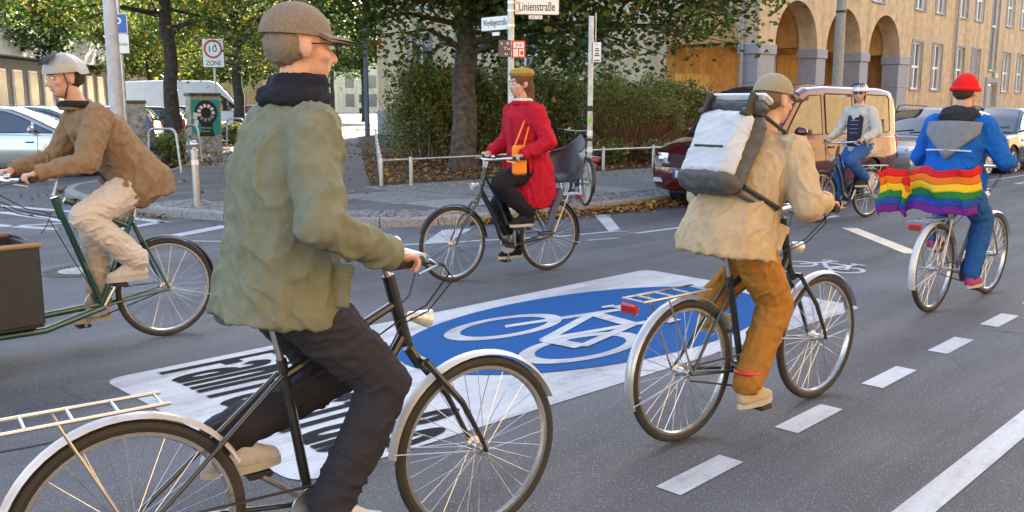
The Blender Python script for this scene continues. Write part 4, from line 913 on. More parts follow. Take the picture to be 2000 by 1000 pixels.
# --- knee rails
def knee_rail(pts, posts, label):
    t = thing('knee_rail', label, 'railing'); P = [Vector((p[0], p[1], PZ+.47)) for p in pts]
    mb = MB(); mb.tube(P, .024, 10); mb.build('rail', m_galv, t)
    for (x, y) in posts: mb = MB(); mb.lathe([(.035, PZ-.05), (.035, PZ+.50), (.030, PZ+.525), (.012, PZ+.54)], (x, y, 0), 12); mb.build('post', m_galv, t)
c0 = gp(745, 364, PZ); A = [(c0.x, c0.y)]
fp = [gp(803, 363, PZ), gp(946, 350, PZ), gp(1052, 341, PZ), gp(1178, 333, PZ), gp(1275, 327, PZ), gp(1375, 322, PZ)]
dd = (Vector((fp[4].x, fp[4].y))-Vector((c0.x, c0.y))).normalized()
knee_rail([A[0], (fp[1].x, fp[1].y), (fp[2].x, fp[2].y)], [A[0]]+[(p.x, p.y) for p in fp[:3]], 'low tubular rail in front of the lime tree bed')
knee_rail([(fp[2].x+.06, fp[2].y), (fp[3].x, fp[3].y), (fp[4].x, fp[4].y), (fp[5].x, fp[5].y)], [(p.x, p.y) for p in fp[3:]], 'low tubular rail between sign pole and red van')
sd = Vector((.60, .80)); q0 = Vector(A[0])+sd*.15
knee_rail([q0+sd*s for s in (0, 3, 7, 12, 18)], [q0+sd*s for s in (1.2, 3, 5, 7.5, 10.5, 14, 18)], 'low tubular rail running back along the side pavement')
# far clutter of the side street
t = thing('far_kiosk', 'pale narrow cabinet standing at the far end of the side pavement', 'cabinet', gp(708, 222, PZ), math.atan2(rv.y, rv.x)); mb = MB(); mb.bbox((0, 0, 2.1), (1.3, .8, 2.4), .05); mb.build('body', M('kiosk_pale', (.55, .6, .58), .5), t); mb = MB(); mb.bbox((0, 0, .45), (1.0, .6, .9), .03); mb.build('base', m_signblack, t); mb = MB(); mb.box((0, -.42, 2.4), (.9, .04, 1.3)); mb.build('panel', m_pane, t)
t = thing('yellow_container', 'yellow box glimpsed behind the parked cars', 'container', gd(297, 58), .4); mb = MB(); mb.bbox((0, 0, 1.45), (1.3, 1.3, 2.9), .25); mb.build('body', M('container_yellow', (.65, .38, .02), .5), t); mb = MB(); mb.box((-.3, -.66, 1.9), (.5, .02, .6)); mb.build('label', m_signwhite, t)
# ============================================================ parked vehicles
m_tyre = M('tyre', (.018, .018, .019), .85, var=.2, scale=30, bump=.3); m_alloy = M('alloy', (.60, .61, .63), .3, .85, var=.05); m_black = M('black_plastic', (.02, .02, .022), .5, var=.2, scale=20)
m_cglass = M_glass('car_glass', (.022, .030, .034), .02); m_lens = M('lens_clear', (.62, .65, .68), .06, .3, var=.25, scale=40, coat=1.); m_tail = M('lens_red', (.40, .012, .012), .12, var=.1, coat=1.); m_amber = M('lens_amber', (.7, .22, .02), .15, coat=1.)
m_chrome = M('chrome', (.75, .76, .78), .08, 1., var=.03); m_plate = M('plate_white', (.72, .74, .76), .4, var=.12, scale=8); m_eu = M('plate_blue', (.02, .08, .40), .4)
def paint(name, col, metal=.35, rough=.28): return M(name, col, rough, metal, var=.05, scale=2.5, coat=1., spec=.5)
def itp(T, x): return float(np.interp(x, [t[0] for t in T], [t[1] for t in T]))
def car(name, label, pos, yaw, L, Wd, top, roof, bot, plan, xw, R, mat, sides, ws, rw=None, head=None, tail=None, grille=None, seams=(), roofw=.80, crown=.05, rim_style=5, rails=False, plate=True, mirror_x=None, group=None, trim=None, logo=None, beltfac=.95, rim_mat=None):
    t = thing(name, label, 'van' if 'van' in name else 'car', (pos[0], pos[1], 0), yaw, group); hw = Wd/2
    xs = sorted(set([round(-L/2+i*.05, 3) for i in range(int(L/.05)+1)]+[L/2, -L/2+.012, L/2-.012, -L/2+.03, L/2-.03]))
    sec = [(0, .90), (.12, .965), (.45, 1.0), (.62, 1.0), (.66, .988), (.88, .97), (1, beltfac)]
    def zb(x):
        z = itp(bot, x)
        for w in xw:
            if abs(x-w) < R+.06: z = max(z, R+math.sqrt(max(0, (R+.06)**2-(x-w)**2)))
        return z
    zt = lambda x: itp(top, x); pw = lambda x: itp(plan, x)
    def yb(x, z):
        b0 = itp(bot, x); s = (z-b0)/max(.01, zt(x)-b0); return hw*pw(x)*itp(sec, min(1, max(0, s)))
    rows = 11; rings = []
    for x in xs:
        b, tp = zb(x), zt(x); ring = []
        for i in range(rows+1): z = b+(tp-.02-b)*i/rows; ring.append((x, yb(x, z), z))
        ye = yb(x, tp)
        for v in (.96, .82, .5, 0, -.5, -.82, -.96): ring.append((x, ye*v, tp+crown*(1-v*v)*(1 if abs(x) < L/2-.1 else .3)))
        for i in range(rows, -1, -1): z = b+(tp-.02-b)*i/rows; ring.append((x, -yb(x, z), z))
        rings.append(ring)
    mb = MB(); mb.loft(rings); body = mb.build('body', mat, t, True, 42)
    # cabin
    x0, x1 = roof[0][0], roof[-1][0]; zr = lambda x: itp(roof, x)
    gx = sorted(set([round(x0+i*(x1-x0)/70, 4) for i in range(71)]+[r[0] for r in roof])); RH = max(r[1] for r in roof)
    def yc(x, z):
        b0 = zt(x); f = min(1, max(0, (z-b0)/max(.05, RH-b0))); return yb(x, b0)*.985*(1-f)+hw*roofw*min(1, pw(x)*1.02)*f - .02*math.sin(PI*f)*0
    rings = []
    for x in gx:
        b, tp = zt(x)-.03, max(zr(x), zt(x)-.02); ring = []
        for i in range(8): z = b+(tp-.04-b)*i/7; ring.append((x, yc(x, z), z))
        ye = yc(x, tp)
        for v in (.965, .88, .7, .35, 0, -.35, -.7, -.88, -.965): ring.append((x, ye*v, tp+.05*(1-v*v)-.012*(abs(v) > .9)))
        for i in range(7, -1, -1): z = b+(tp-.04-b)*i/7; ring.append((x, -yc(x, z), z))
        rings.append(ring)
    mb = MB(); mb.loft(rings); cab = mb.build('cabin', mat, t, True, 42)
    def top_panel(nm, xa, xb, vmax, m, out=.010, n=12):
        g = []
        for i in range(n+1):
            x = xa+(xb-xa)*i/n; d = .02; sl = (zr(x+d)-zr(x-d))/(2*d); nl = math.hypot(1, sl); row = []
            for k in range(11):
                v = -vmax+2*vmax*k/10; z = max(zr(x), zt(x)-.02); row.append((x-sl/nl*out, yc(x, z)*v, z+.05*(1-v*v)+out/nl))
            g.append(row)
        mb = MB(); mb.grid(g); return mb.build(nm, m, t)
    top_panel('windscreen', ws[0], ws[1], .90, m_cglass)
    if rw: top_panel('rear_window', rw[0], rw[1], .86, m_cglass)
    for sd in (1, -1):
        for poly in sides:      # (x, zlow, zhigh) columns
            g = []
            for (x, a, b) in poly: g.append([(x, sd*(yc(x, a+(b-a)*k/4)+.007), a+(b-a)*k/4) for k in range(5)])
            mb = MB(); mb.grid(g); w_ = mb.build('side_window', m_cglass, t)
            fr = MB(); lo = [(x, sd*(yc(x, a)+.006), a-.012) for (x, a, b) in poly]; hi = [(x, sd*(yc(x, b)+.006), b+.012) for (x, a, b) in poly]
            fr.tube(lo+hi[::-1], .010, 4, False, True); fr.build('seal', m_black, w_)
        for (x, za, zb_) in seams:
            mb = MB(); pts = [(x, sd*(yb(x, z)+.001), z) for z in np.linspace(za, zb_, 8)]; mb.tube(pts, .006, 4); mb.build('door_seam', m_black, t)
            mb = MB(); hx = x-.16; hz_ = zt(x)-.16; mb.bbox((hx, sd*(yb(hx, hz_)+.015), hz_), (.17, .03, .03), .01); mb.build('door_handle', trim or m_black, t)
        if mirror_x:
            zz = zt(mirror_x)+.09; y = yc(mirror_x, zz); mb = MB(); mb.tube([(mirror_x, sd*(y-.02), zz-.06), (mirror_x-.02, sd*(y+.10), zz-.02)], .025, 6); mb.ell((mirror_x-.03, sd*(y+.17), zz+.02), (.07, .11, .085)); mb.build('mirror', trim or mat, t)
        if head:
            (hx, hy, hz0, hlx, hly, hlz) = head; g = []
            for i in range(7):
                y = hy-hly/2+hly*i/6; xx = hx-hlx*((i/6)**2); g.append([(xx+.012+.010*math.sin(PI*k/4), sd*y, hz0-hlz/2+hlz*k/4) for k in range(5)])
            mb = MB(); mb.grid(g); h_ = mb.build('headlight', m_lens, t)
            mb = MB(); mb.ell((hx-.01, sd*(hy-.02), hz0), (.03, hlz*.36, hlz*.36)); mb.build('reflector', m_chrome, h_)
        if tail:
            (tx, ty, tz, tl, th) = tail; mb = MB(); mb.bbox((tx, sd*ty, tz), (.07, tl, th), .02); mb.build('tail_light', m_tail, t)
    # under-body, wheels
    mb = MB(); mb.box((0, 0, .32), (L*.86, Wd*.72, .22)); 
    for w in xw: mb.lathe([(R+.05, -hw*.93), (R+.05, -hw*.45)], (w, 0, R), 20, 'Y'); mb.lathe([(R+.05, hw*.45), (R+.05, hw*.93)], (w, 0, R), 20, 'Y')
    mb.build('underbody', m_black, t)
    for w in xw:
        for sd in (1, -1):
            yw = sd*(hw-.115); ty = MB(); ty.lathe([(R*.62, -.10), (R*.88, -.105), (R*.97, -.085), (R, -.05), (R, .05), (R*.97, .085), (R*.88, .105), (R*.62, .10)], (w, yw, R), 36, 'Y', caps=False)
            wl = link('wheel', None, t); ty.build('tyre', m_tyre, wl)
            rm = MB(); y1 = yw+sd*.095
            rm.torus((w, y1, R), R*.60, R*.045, 36, 6); rm.lathe([(R*.14, -.03), (R*.14, .01)], (w, y1-sd*.01, R), 14, 'Y')
            for k in range(rim_style*2 if rim_style > 6 else rim_style):
                a = 2*PI*k/(rim_style*2 if rim_style > 6 else rim_style)+.3; wd = .05 if rim_style > 6 else .085
                ax = Matrix.Rotation(-a, 3, 'Y'); rm.bbox(Vector((w, y1-sd*.012, R))+ax@Vector((R*.37, 0, 0)), (R*.52, .03, wd), .01, ax=ax)
            rm.build('rim', rim_mat or m_alloy, wl)
            bk = MB(); bk.lathe([(R*.61, -.01), (R*.61, .01)], (w, y1-sd*.06, R), 24, 'Y'); bk.build('brake_shade', m_black, wl)
    xf = L/2
    if grille:
        (gz, gw, gh, slats) = grille; mb = MB(); fx = lambda z: xf+.004-.0*z
        mb.bbox((xf-.005, 0, gz), (.05, gw, gh), .015); g_ = mb.build('grille', m_black, t)
        for k in range(slats): mb = MB(); mb.box((xf+.024, 0, gz-gh/2+gh*(k+.5)/slats), (.012, gw*.96, .012)); mb.build('slat', m_black if not logo else mat, g_)
        if logo: mb = MB(); mb.torus((xf+.035, 0, gz), logo, .008, 24, 6, 'X'); mb.build('badge', m_chrome, t)
    if plate:
        z = .50; mb = MB(); mb.bbox((xf+.028, 0, z), (.018, .52, .115), .006); pl = mb.build('number_plate', m_plate, t)
        mb = MB(); mb.box((xf+.039, -.238, z), (.003, .042, .110)); mb.build('country_band', m_eu, pl)
        mb = MB(); mb.bbox((-xf-.008, 0, .62), (.018, .52, .115), .006); mb.build('number_plate', m_plate, t)
    if rails:
        for sd in (1, -1): mb = MB(); xa, xb = -1.5, .35; mb.tube([(xa, sd*hw*roofw*.9, zr(xa)+.02)]+[(x, sd*hw*roofw*.9, zr(x)+.095) for x in np.linspace(xa+.15, xb-.15, 6)]+[(xb, sd*hw*roofw*.9, zr(xb)+.02)], .016, 6); mb.build('roof_rail', m_black, t)
    mb = MB(); mb.tube([(ws[1]-.05, -.55, zr(ws[1]-.05)+.05), (ws[1]-.12, .1, zr(ws[1]-.12)+.075)], .009, 5); mb.tube([(ws[1]-.04, .05, zr(ws[1]-.04)+.07), (ws[1]-.14, .6, zr(ws[1]-.14)+.06)], .009, 5); mb.build('wiper', m_black, t)
    return t, mat
# --- the dark red van
m_red = paint('van_red', (.085, .004, .010), .25, .16)
pos = Vector((14.22, 7.60)); yaw = math.radians(175)
vr, _ = car('parked_van', 'dark red passenger van parked at the kerb behind the beige rider', pos, yaw, 4.75, 1.84,
    [(-2.375, .95), (-2.33, 1.06), (.0, 1.08), (1.35, 1.07), (1.6, 1.06), (1.95, .98), (2.2, .90), (2.33, .82), (2.375, .70)],
    [(-2.36, 1.06), (-2.25, 1.72), (-2.12, 1.83), (-1.8, 1.87), (0, 1.89), (.55, 1.86), (.75, 1.79), (1.02, 1.52), (1.30, 1.26), (1.52, 1.06)],
    [(-2.375, .42), (-2.2, .30), (-1.8, .24), (1.9, .24), (2.25, .27), (2.375, .34)], [(-2.375, .86), (-2.3, .95), (-2.0, .985), (1.6, 1.0), (2.05, .965), (2.27, .91), (2.34, .86), (2.375, .80)],
    [1.50, -1.42], .325, m_red,
    [[(-2.02, 1.16, 1.68), (-1.95, 1.14, 1.74), (-.95, 1.14, 1.76), (-.90, 1.16, 1.74)], [(-.78, 1.14, 1.75), (.02, 1.14, 1.76), (.05, 1.16, 1.74)], [(.17, 1.14, 1.74), (.50, 1.14, 1.73), (.75, 1.13, 1.60), (1.0, 1.13, 1.35), (1.16, 1.13, 1.18)]],
    (.72, 1.47), (-2.34, -2.26), (2.36, .62, .76, .12, .34, .19), (-2.33, .80, .9, .10, .34), (.755, .82, .16, 4), ((.10, .34, 1.07), (-.86, .34, 1.07)), .84, .05, 7, False, True, 1.08, None, None, .085, .965)
mb = MB(); xs_ = [(2.40, y, 0) for y in (-.8, .8)]
g = []
for k in range(17):
    y = -.90+1.80*k/16; x = 2.44-.26*(abs(y)/.9)**3.2; g.append([(x-.06, y, .66), (x, y, .64), (x+.015, y, .56), (x+.01, y, .46), (x-.03, y, .33), (x-.10, y, .27)])
mb.grid(g); bp_ = mb.build('bumper', m_red, vr)
for sd in (1, -1): mb = MB(); mb.bbox((2.36, sd*.64, .43), (.05, .22, .10), .03); mb.build('fog_lamp', m_lens, bp_)
mb = MB(); mb.box((2.455, 0, .54), (.014, .56, .14)); mb.build('plate_holder', m_black, bp_)
mb = MB(); mb.bbox((2.468, 0, .545), (.012, .52, .112), .004); pl = mb.build('number_plate', m_plate, vr); mb = MB(); mb.box((2.476, -.238, .545), (.003, .042, .108)); mb.build('country_band', m_eu, pl)
mb = MB(); mb.bbox((2.40, 0, .665), (.05, 1.1, .055), .015); mb.build('lower_grille', m_black, vr)
mb = MB(); 
for a, b in (((-.045, .035), (-.015, -.04)), ((-.015, -.04), (0, .0)), ((0, 0), (.015, -.04)), ((.015, -.04), (.045, .035))): mb.tube([(2.415, a[0], .765+a[1]), (2.415, b[0], .765+b[1])], .006, 5)
mb.torus((2.41, 0, .765), .062, .007, 28, 6, 'X'); mb.build('badge', m_chrome, vr)
# --- silver estate behind it, dark car behind that
m_silver = paint('car_silver', (.36, .40, .45), .7, .3); m_dark = paint('car_dark', (.018, .028, .035), .3, .2)
est = dict(L=4.25, Wd=1.72, top=[(-2.125, .70), (-2.08, .92), (-.5, .95), (.75, .93), (.95, .92), (1.6, .83), (1.95, .74), (2.08, .66), (2.125, .55)],
    roof=[(-2.06, .93), (-1.98, 1.15), (-1.75, 1.40), (-1.2, 1.47), (0, 1.50), (.22, 1.47), (.55, 1.28), (1.08, .91)],
    bot=[(-2.125, .40), (-1.9, .25), (1.8, .2), (2.0, .22), (2.125, .30)], plan=[(-2.125, .80), (-2.0, .93), (-1.5, .985), (1.0, 1), (1.6, .97), (1.95, .88), (2.06, .79), (2.125, .66)], xw=[1.30, -1.30], R=.315,
    sides=[[(-1.78, .99, 1.22), (-1.62, .98, 1.36), (-1.08, .98, 1.40)], [(-1.0, .98, 1.41), (-.22, .98, 1.43)], [(-.13, .98, 1.43), (.15, .98, 1.42), (.42, .98, 1.30), (.78, .98, 1.06)]],
    ws=(.26, 1.05), rw=(-2.03, -1.78), head=(2.02, .58, .66, .30, .34, .17), tail=(-2.06, .70, .85, .14, .5), grille=(.62, .62, .12, 3), seams=((-.17, .3, .95), (.84, .3, .9), (-1.04, .35, .95)), roofw=.72, crown=.05, mirror_x=.72)
car('parked_car', 'silver estate car with roof rails parked behind the red van', (20.18, 7.40), PI-.03, mat=m_silver, rails=True, logo=.07, rim_style=7, **est)
e2 = dict(est); e2['head'] = (2.02, .58, .66, .30, .30, .15)
car('parked_car', 'dark blue-grey car parked at the right edge of the picture', (24.75, 7.42), PI-.02, mat=m_dark, rim_style=5, **e2)
car('parked_car', 'black car parked farthest along the kerb, mostly out of the picture', (29.6, 7.35), PI-.02, mat=paint('car_black', (.012, .012, .014)), rim_style=5, **e2)
# --- silver hatchback at the left and cars of the side street, parked at right angles to it
hat = dict(L=4.2, Wd=1.78, top=[(-2.1, .65), (-2.05, .90), (-.5, .96), (.9, .94), (1.1, .93), (1.65, .83), (1.95, .74), (2.06, .64), (2.1, .52)],
    roof=[(-2.04, .93), (-1.95, 1.18), (-1.72, 1.42), (-1.2, 1.50), (-.2, 1.54), (.15, 1.50), (.6, 1.32), (1.42, .90)],
    bot=[(-2.1, .40), (-1.9, .25), (1.75, .2), (1.98, .22), (2.1, .30)], plan=[(-2.1, .78), (-1.95, .92), (-1.4, .985), (.9, 1), (1.5, .97), (1.88, .86), (2.02, .74), (2.1, .58)], xw=[1.28, -1.30], R=.32,
    sides=[[(-1.62, 1.02, 1.30), (-1.2, 1.0, 1.42), (-.42, 1.0, 1.46)], [(-.33, 1.0, 1.46), (.1, 1.0, 1.43), (.42, 1.0, 1.31), (.62, 1.0, 1.22)], [(.70, 1.0, 1.17), (.95, .99, 1.05), (1.08, .985, .995)]],
    ws=(.18, 1.38), rw=(-2.0, -1.75), head=(1.94, .60, .70, .34, .30, .16), tail=(-2.03, .72, .88, .16, .4), grille=(.56, .8, .10, 2), seams=((-.38, .3, .95), (.78, .3, .93)), roofw=.71, crown=.06, mirror_x=.72)
yw = math.atan2(-.60, .80); hd_ = Vector((math.cos(yw), math.sin(yw))); nl = Vector((-hd_.y, hd_.x)); wheelw = gp(128, 346)
ctr = Vector((wheelw.x, wheelw.y))-hd_*1.28+nl*.80
car('parked_car', 'silver hatchback parked at the left edge behind the cargo bike', ctr, yw, mat=paint('hatch_silver', (.46, .47, .49), .6, .28), rim_style=8, **hat)
along = Vector((.60, .80))
car('parked_car', 'grey car parked just beyond the silver hatchback', ctr+along*2.7-hd_*.1, yw, mat=paint('hatch_grey', (.22, .25, .28), .5), rim_style=5, group=None, **hat)
rb = gd(325, 30.5); car('parked_car', 'blue-grey car with red tail light beyond the left street tree', Vector((rb.x, rb.y))-hd_*2.2, yw+PI, mat=paint('hatch_blue', (.13, .19, .28), .5), rim_style=5, **hat)
rb = gd(372, 33.5); car('parked_car', 'dark car half hidden behind the poster cabinet', Vector((rb.x, rb.y))-hd_*2.0, yw+PI, mat=paint('hatch_black', (.015, .017, .02), .3), rim_style=5, **hat)
rb = gd(478, 36.5); car('parked_car', 'black car nosing out below the white van', Vector((rb.x, rb.y))-hd_*2.1, yw, mat=paint('hatch_black2', (.012, .014, .018), .3), rim_style=5, **hat)
rb = gd(552, 75); car('parked_car', 'pinkish red car far down the side street', Vector((rb.x, rb.y))-hd_*2.0, yw, mat=paint('hatch_pink', (.45, .06, .12), .2), rim_style=5, **hat)
# --- white delivery van
m_vw = paint('van_white', (.62, .66, .70), .0, .35); rb = gd(515, 44.5)
car('delivery_van', 'tall white delivery van parked beyond the poster cabinet', Vector((rb.x, rb.y))-hd_*3.1, yw+.12, 6.2, 1.98,
    [(-3.1, .9), (-3.06, 1.2), (1.6, 1.22), (2.0, 1.22), (2.5, 1.12), (2.9, .98), (3.04, .85), (3.1, .6)],
    [(-3.09, 1.2), (-3.05, 2.45), (-2.9, 2.62), (-1.5, 2.68), (.8, 2.68), (1.15, 2.60), (1.6, 2.12), (2.25, 1.25)], [(-3.1, .5), (-2.8, .35), (2.7, .3), (3.1, .38)],
    [(-3.1, .93), (-2.9, .985), (2.0, 1), (2.6, .95), (3.0, .84), (3.1, .68)], [2.1, -1.75], .35, m_vw, [[(.85, 1.32, 2.0), (1.35, 1.32, 2.0), (1.7, 1.32, 1.72), (2.0, 1.32, 1.45)]], (1.2, 2.2), None, (3.0, .72, .95, .2, .24, .34), (-3.08, .9, 1.1, .1, .5), (.72, 1.0, .2, 3), ((.75, .45, 1.2), (-.55, .45, 1.2)), .86, .04, 5, False, False, 1.85)
# ============================================================ bicycles (local frame: x forward, y left, rear wheel touches the ground at the origin)
m_rubber = M('bike_rubber', (.03, .028, .027), .8, var=.2); m_rim = M('bike_rim', (.55, .53, .50), .25, .9, var=.06); m_spoke = M('spoke', (.6, .6, .6), .25, 1., var=0); m_leather = M('saddle_leather', (.03, .025, .022), .55, var=.3)
m_metal = M('bike_metal', (.5, .5, .5), .3, .9, var=.1); m_grip = M('grip', (.02, .02, .02), .7); m_chain = M('chain', (.09, .08, .07), .45, .7)
WR = .345
WHEEL = {}
def wheel(parent, x, r=WR, spokes=32, tyre=None, wide=.020):
    key = (r, spokes, wide)
    if key not in WHEEL:
        a = MB(); a.torus((0, 0, 0), r-wide, wide, 56, 8); b = MB(); b.torus((0, 0, 0), r-wide*2.1, wide*.62, 56, 6, flat=1.2)
        c = MB(); hr = .028
        for k in range(spokes):
            an = 2*PI*k/spokes; sg = 1 if k % 2 else -1; tw = an+(.35 if (k//2) % 2 else -.35)
            c.tube([(hr*math.cos(tw), sg*.028, hr*math.sin(tw)), ((r-wide*2.4)*math.cos(an), 0, (r-wide*2.4)*math.sin(an))], .0016, 4, False)
        h = MB(); h.lathe([(.016, -.05), (.016, -.03), (.032, -.028), (.02, -.02), (.02, .02), (.032, .028), (.016, .03), (.016, .05)], n=14, axis='Y')
        WHEEL[key] = (a.mesh('tyre'), b.mesh('rim'), c.mesh('spokes'), h.mesh('hub'))
    w = link('wheel', None, parent); w.location = (x, 0, r)
    for nm, me, mt in zip(('tyre', 'rim', 'spokes', 'hub'), WHEEL[key], (tyre or m_rubber, m_rim, m_spoke, m_metal)):
        me2 = me.copy() if me.users and tyre else me
        if not me2.materials: me2.materials.append(mt)
        o = link(nm, me2, w)
        if nm == 'spokes': o['kind'] = 'stuff'
    return w
def mudguard(parent, x, r, a0, a1, mat, w=.028, stay=True):
    mb = MB(); g = []; R = r+.022
    for k in range(25):
        a = math.radians(a0+(a1-a0)*k/24); g.append([(x+(R-d)*math.cos(a), y, r+(R-d)*math.sin(a)) for y, d in ((-w, .012), (-w*.6, .002), (0, -.003), (w*.6, .002), (w, .012))])
    mb.grid(g); o = mb.build('mudguard', mat, parent)
    if stay:
        mb = MB(); a = math.radians(a1 if abs(a1-90) > abs(a0-90) else a0)
        for s in (-1, 1): mb.tube([(x, s*.05, r), (x+R*math.cos(a*.98), s*w, r+R*math.sin(a*.98))], .003, 4)
        mb.build('stay', m_metal, o)
    return o
def bicycle(name, label, pos, yaw, frame_mat, wb=1.08, style='diamond', saddle=(.17, .98), bar=(.76, 1.10), bar_kind='city', guard=None, carrier=True, crank=20., tyre=None, rear_x=0., light=True, chaincase=None, lean=0., front_r=WR, tyre_w=.020, saddle_mat=None, front_x=None, head=None, bbx=.44):
    t = thing(name, label, 'bicycle', (pos[0], pos[1], 0), yaw); t.rotation_euler = (lean, 0, yaw)
    fx = wb if front_x is None else front_x; bbz = .285; sx, sz = saddle; hx, hz = fx-.34, .98; hx2, hz2 = fx-.30, .82
    if head: hx, hz, hx2, hz2 = head
    wheel(t, 0, WR, tyre=tyre, wide=tyre_w); wheel(t, fx, front_r, tyre=tyre, wide=tyre_w)
    mb = MB(); st = (sx+.06, sz-.16)
    def T(a, b, r): mb.tube([(a[0], a[1] if len(a) > 2 else 0, a[-1]), (b[0], b[1] if len(b) > 2 else 0, b[-1])], r, 10)
    T((bbx, bbz), st, .017)
    if style == 'diamond': T((hx+.01, hz-.05), (st[0]+.005, st[1]-.06), .016); T((hx2, hz2), (bbx, bbz), .019)
    elif style == 'step':
        mb.tube([(hx2, 0, hz2), (hx2-.14, 0, .58), (bbx+.12, 0, .36), (bbx, 0, bbz)], .022, 10); mb.tube([(hx, 0, hz-.02), (hx-.16, 0, .70), (bbx+.05, 0, .48), (st[0]+.09, 0, .55)], .013, 8)
    else: T((hx, hz-.03), (bbx-.08, .55), .015); T((hx2, hz2), (bbx, bbz), .018)
    for s in (-1, 1):
        T((bbx-.03, s*.03, bbz), (0, s*.062, WR), .009); T((st[0]-.005, s*.02, st[1]-.05), (0, s*.062, WR), .008)
    T((hx-.015, hz+.05), (hx2+.01, hz2-.04), .022); mb.lathe([(.032, -.045), (.032, .045)], (bbx, 0, bbz), 14, 'Y'); mb.build('frame', frame_mat, t)
    mb = MB(); mb.tube([(hx2+.015, 0, hz2-.05), (hx2+.06, 0, hz2-.12)], .02, 8)
    for s in (-1, 1): mb.tube([(hx2+.06, s*.045, hz2-.10), (fx-.10, s*.055, .55), (fx-.02, s*.058, front_r+.05), (fx, s*.058, front_r)], [.013, .012, .009, .008], 8)
    mb.tube([(hx2+.06, -.05, hz2-.10), (hx2+.06, .05, hz2-.10)], .014, 8); mb.build('fork', frame_mat, t)
    bx, bz = bar; mb = MB(); mb.tube([(hx-.01, 0, hz+.03), (hx-.04, 0, bz-.01), (bx+.03, 0, bz)], .013, 8)
    W_ = .29
    if bar_kind == 'city': pts = [(bx-.16, W_, bz+.02), (bx-.06, W_-.02, bz+.02), (bx+.02, W_-.12, bz+.01), (bx+.05, .05, bz), (bx+.05, -.05, bz), (bx+.02, -W_+.12, bz+.01), (bx-.06, -W_+.02, bz+.02), (bx-.16, -W_, bz+.02)]
    else: pts = [(bx-.05, W_, bz+.015), (bx, W_-.12, bz+.01), (bx+.03, .06, bz), (bx+.03, -.06, bz), (bx, -W_+.12, bz+.01), (bx-.05, -W_, bz+.015)]
    mb.tube(pts, .0115, 8); hb = mb.build('handlebar', m_metal, t)
    for s in (0, -1):
        a, b = Vector(pts[s]), Vector(pts[1 if s == 0 else -2]); mb = MB(); mb.tube([a-(b-a).normalized()*.01, a+(b-a).normalized()*.11], .017, 10); mb.build('grip', m_grip, hb)
        mb = MB(); c_ = a+(b-a).normalized()*.14; mb.tube([c_, c_+Vector((.03, 0, -.02)), c_+Vector((-.05, (.02 if s == 0 else -.02), -.04))], .005, 5); mb.build('brake_lever', m_metal, hb)
    for k, (s, e) in enumerate(((1, (hx2+.05, .03, hz2-.06)), (-1, (st[0]+.02, -.02, st[1]-.10)), (-1, (bbx+.02, .02, bbz+.05)))):
        a0 = Vector((bx-.02, s*(.20-.03*k), bz+.0)); mb = MB(); m0 = Vector((bx+.13+.02*k, s*.09, bz-.05-.02*k)); h0 = Vector((hx+.02, s*.026, hz-.08-.02*k)); e = Vector(e); mb.tube([a0, a0.lerp(m0, .5)+Vector((.04, 0, .01)), m0, m0.lerp(h0, .6)+Vector((.02, 0, -.02)), h0, h0.lerp(e, .5)+Vector((0, 0, -.015)), e], .0032, 5); mb.build('cable', m_grip, hb)
    mb = MB(); mb.ell((bx+.04, .09, bz+.03), (.022, .022, .018)); mb.build('bell', m_metal, hb)
    mb = MB(); mb.tube([(st[0]+.005, 0, st[1]-.03), (sx+.03, 0, sz-.03)], .0125, 8); sp = mb.build('seat_post', m_metal, t)
    mb = MB(); R_ = []
    for (x, w, z, h) in ((-.13, .055, .012, .03), (-.12, .085, .015, .045), (-.07, .095, .018, .05), (0, .06, .012, .042), (.07, .03, .008, .035), (.13, .022, .004, .03), (.145, .012, 0, .018)):
        R_.append([(sx+x, w*math.cos(a), sz-.018+z+h*.5*math.sin(a)*(1 if math.sin(a) > 0 else .8)) for a in [2*PI*k/12 for k in range(12)]])
    mb.loft(R_); mb.build('saddle', saddle_mat or m_leather, t)
    ca = math.radians(crank); ck = link('crank', None, t)
    for s in (-1, 1):
        mb = MB()
        d = Vector((math.cos(ca), 0, math.sin(ca)))*.17*(-1 if s == 1 else 1); mb.tube([(bbx, s*.06, bbz), (bbx+d.x, s*.075, bbz+d.z)], .010, 6); mb.build('arm', m_metal, ck)
    mb = MB(); mb.lathe([(.09, -.003), (.09, .003)], (bbx, -.052, bbz), 28, 'Y'); mb.build('chainring', m_metal, ck)
    for s in (-1, 1):
        d = Vector((math.cos(ca), 0, math.sin(ca)))*.17*(-1 if s == 1 else 1); mb = MB(); mb.bbox((bbx+d.x, s*.125, bbz+d.z), (.085, .085, .022), .006); mb.build('pedal', m_grip, ck)
    if chaincase: mb = MB(); mb.loft([[(bbx+.11*math.cos(a) if math.cos(a) > 0 else bbx*math.cos(a+PI)*.0+(-.02 if math.cos(a) < -.5 else bbx*.5), y, (bbz if math.cos(a) > 0 else WR)+(.10 if math.cos(a) > 0 else .06)*math.sin(a)) for a in [2*PI*k/20 for k in range(20)]] for y in (-.075, -.048)]); mb.build('chain_case', chaincase, t)
    else: mb = MB(); mb.tube([(bbx, -.052, bbz+.09), (0, -.052, WR+.035)], .005, 5); mb.tube([(bbx, -.052, bbz-.09), (0, -.052, WR-.035)], .005, 5); mb.build('chain', m_chain, t)
    if guard: mudguard(t, 0, WR, -12, 140, guard) if False else mudguard(t, 0, WR, 25, 200, guard); mudguard(t, fx, front_r, 20, 175, guard)
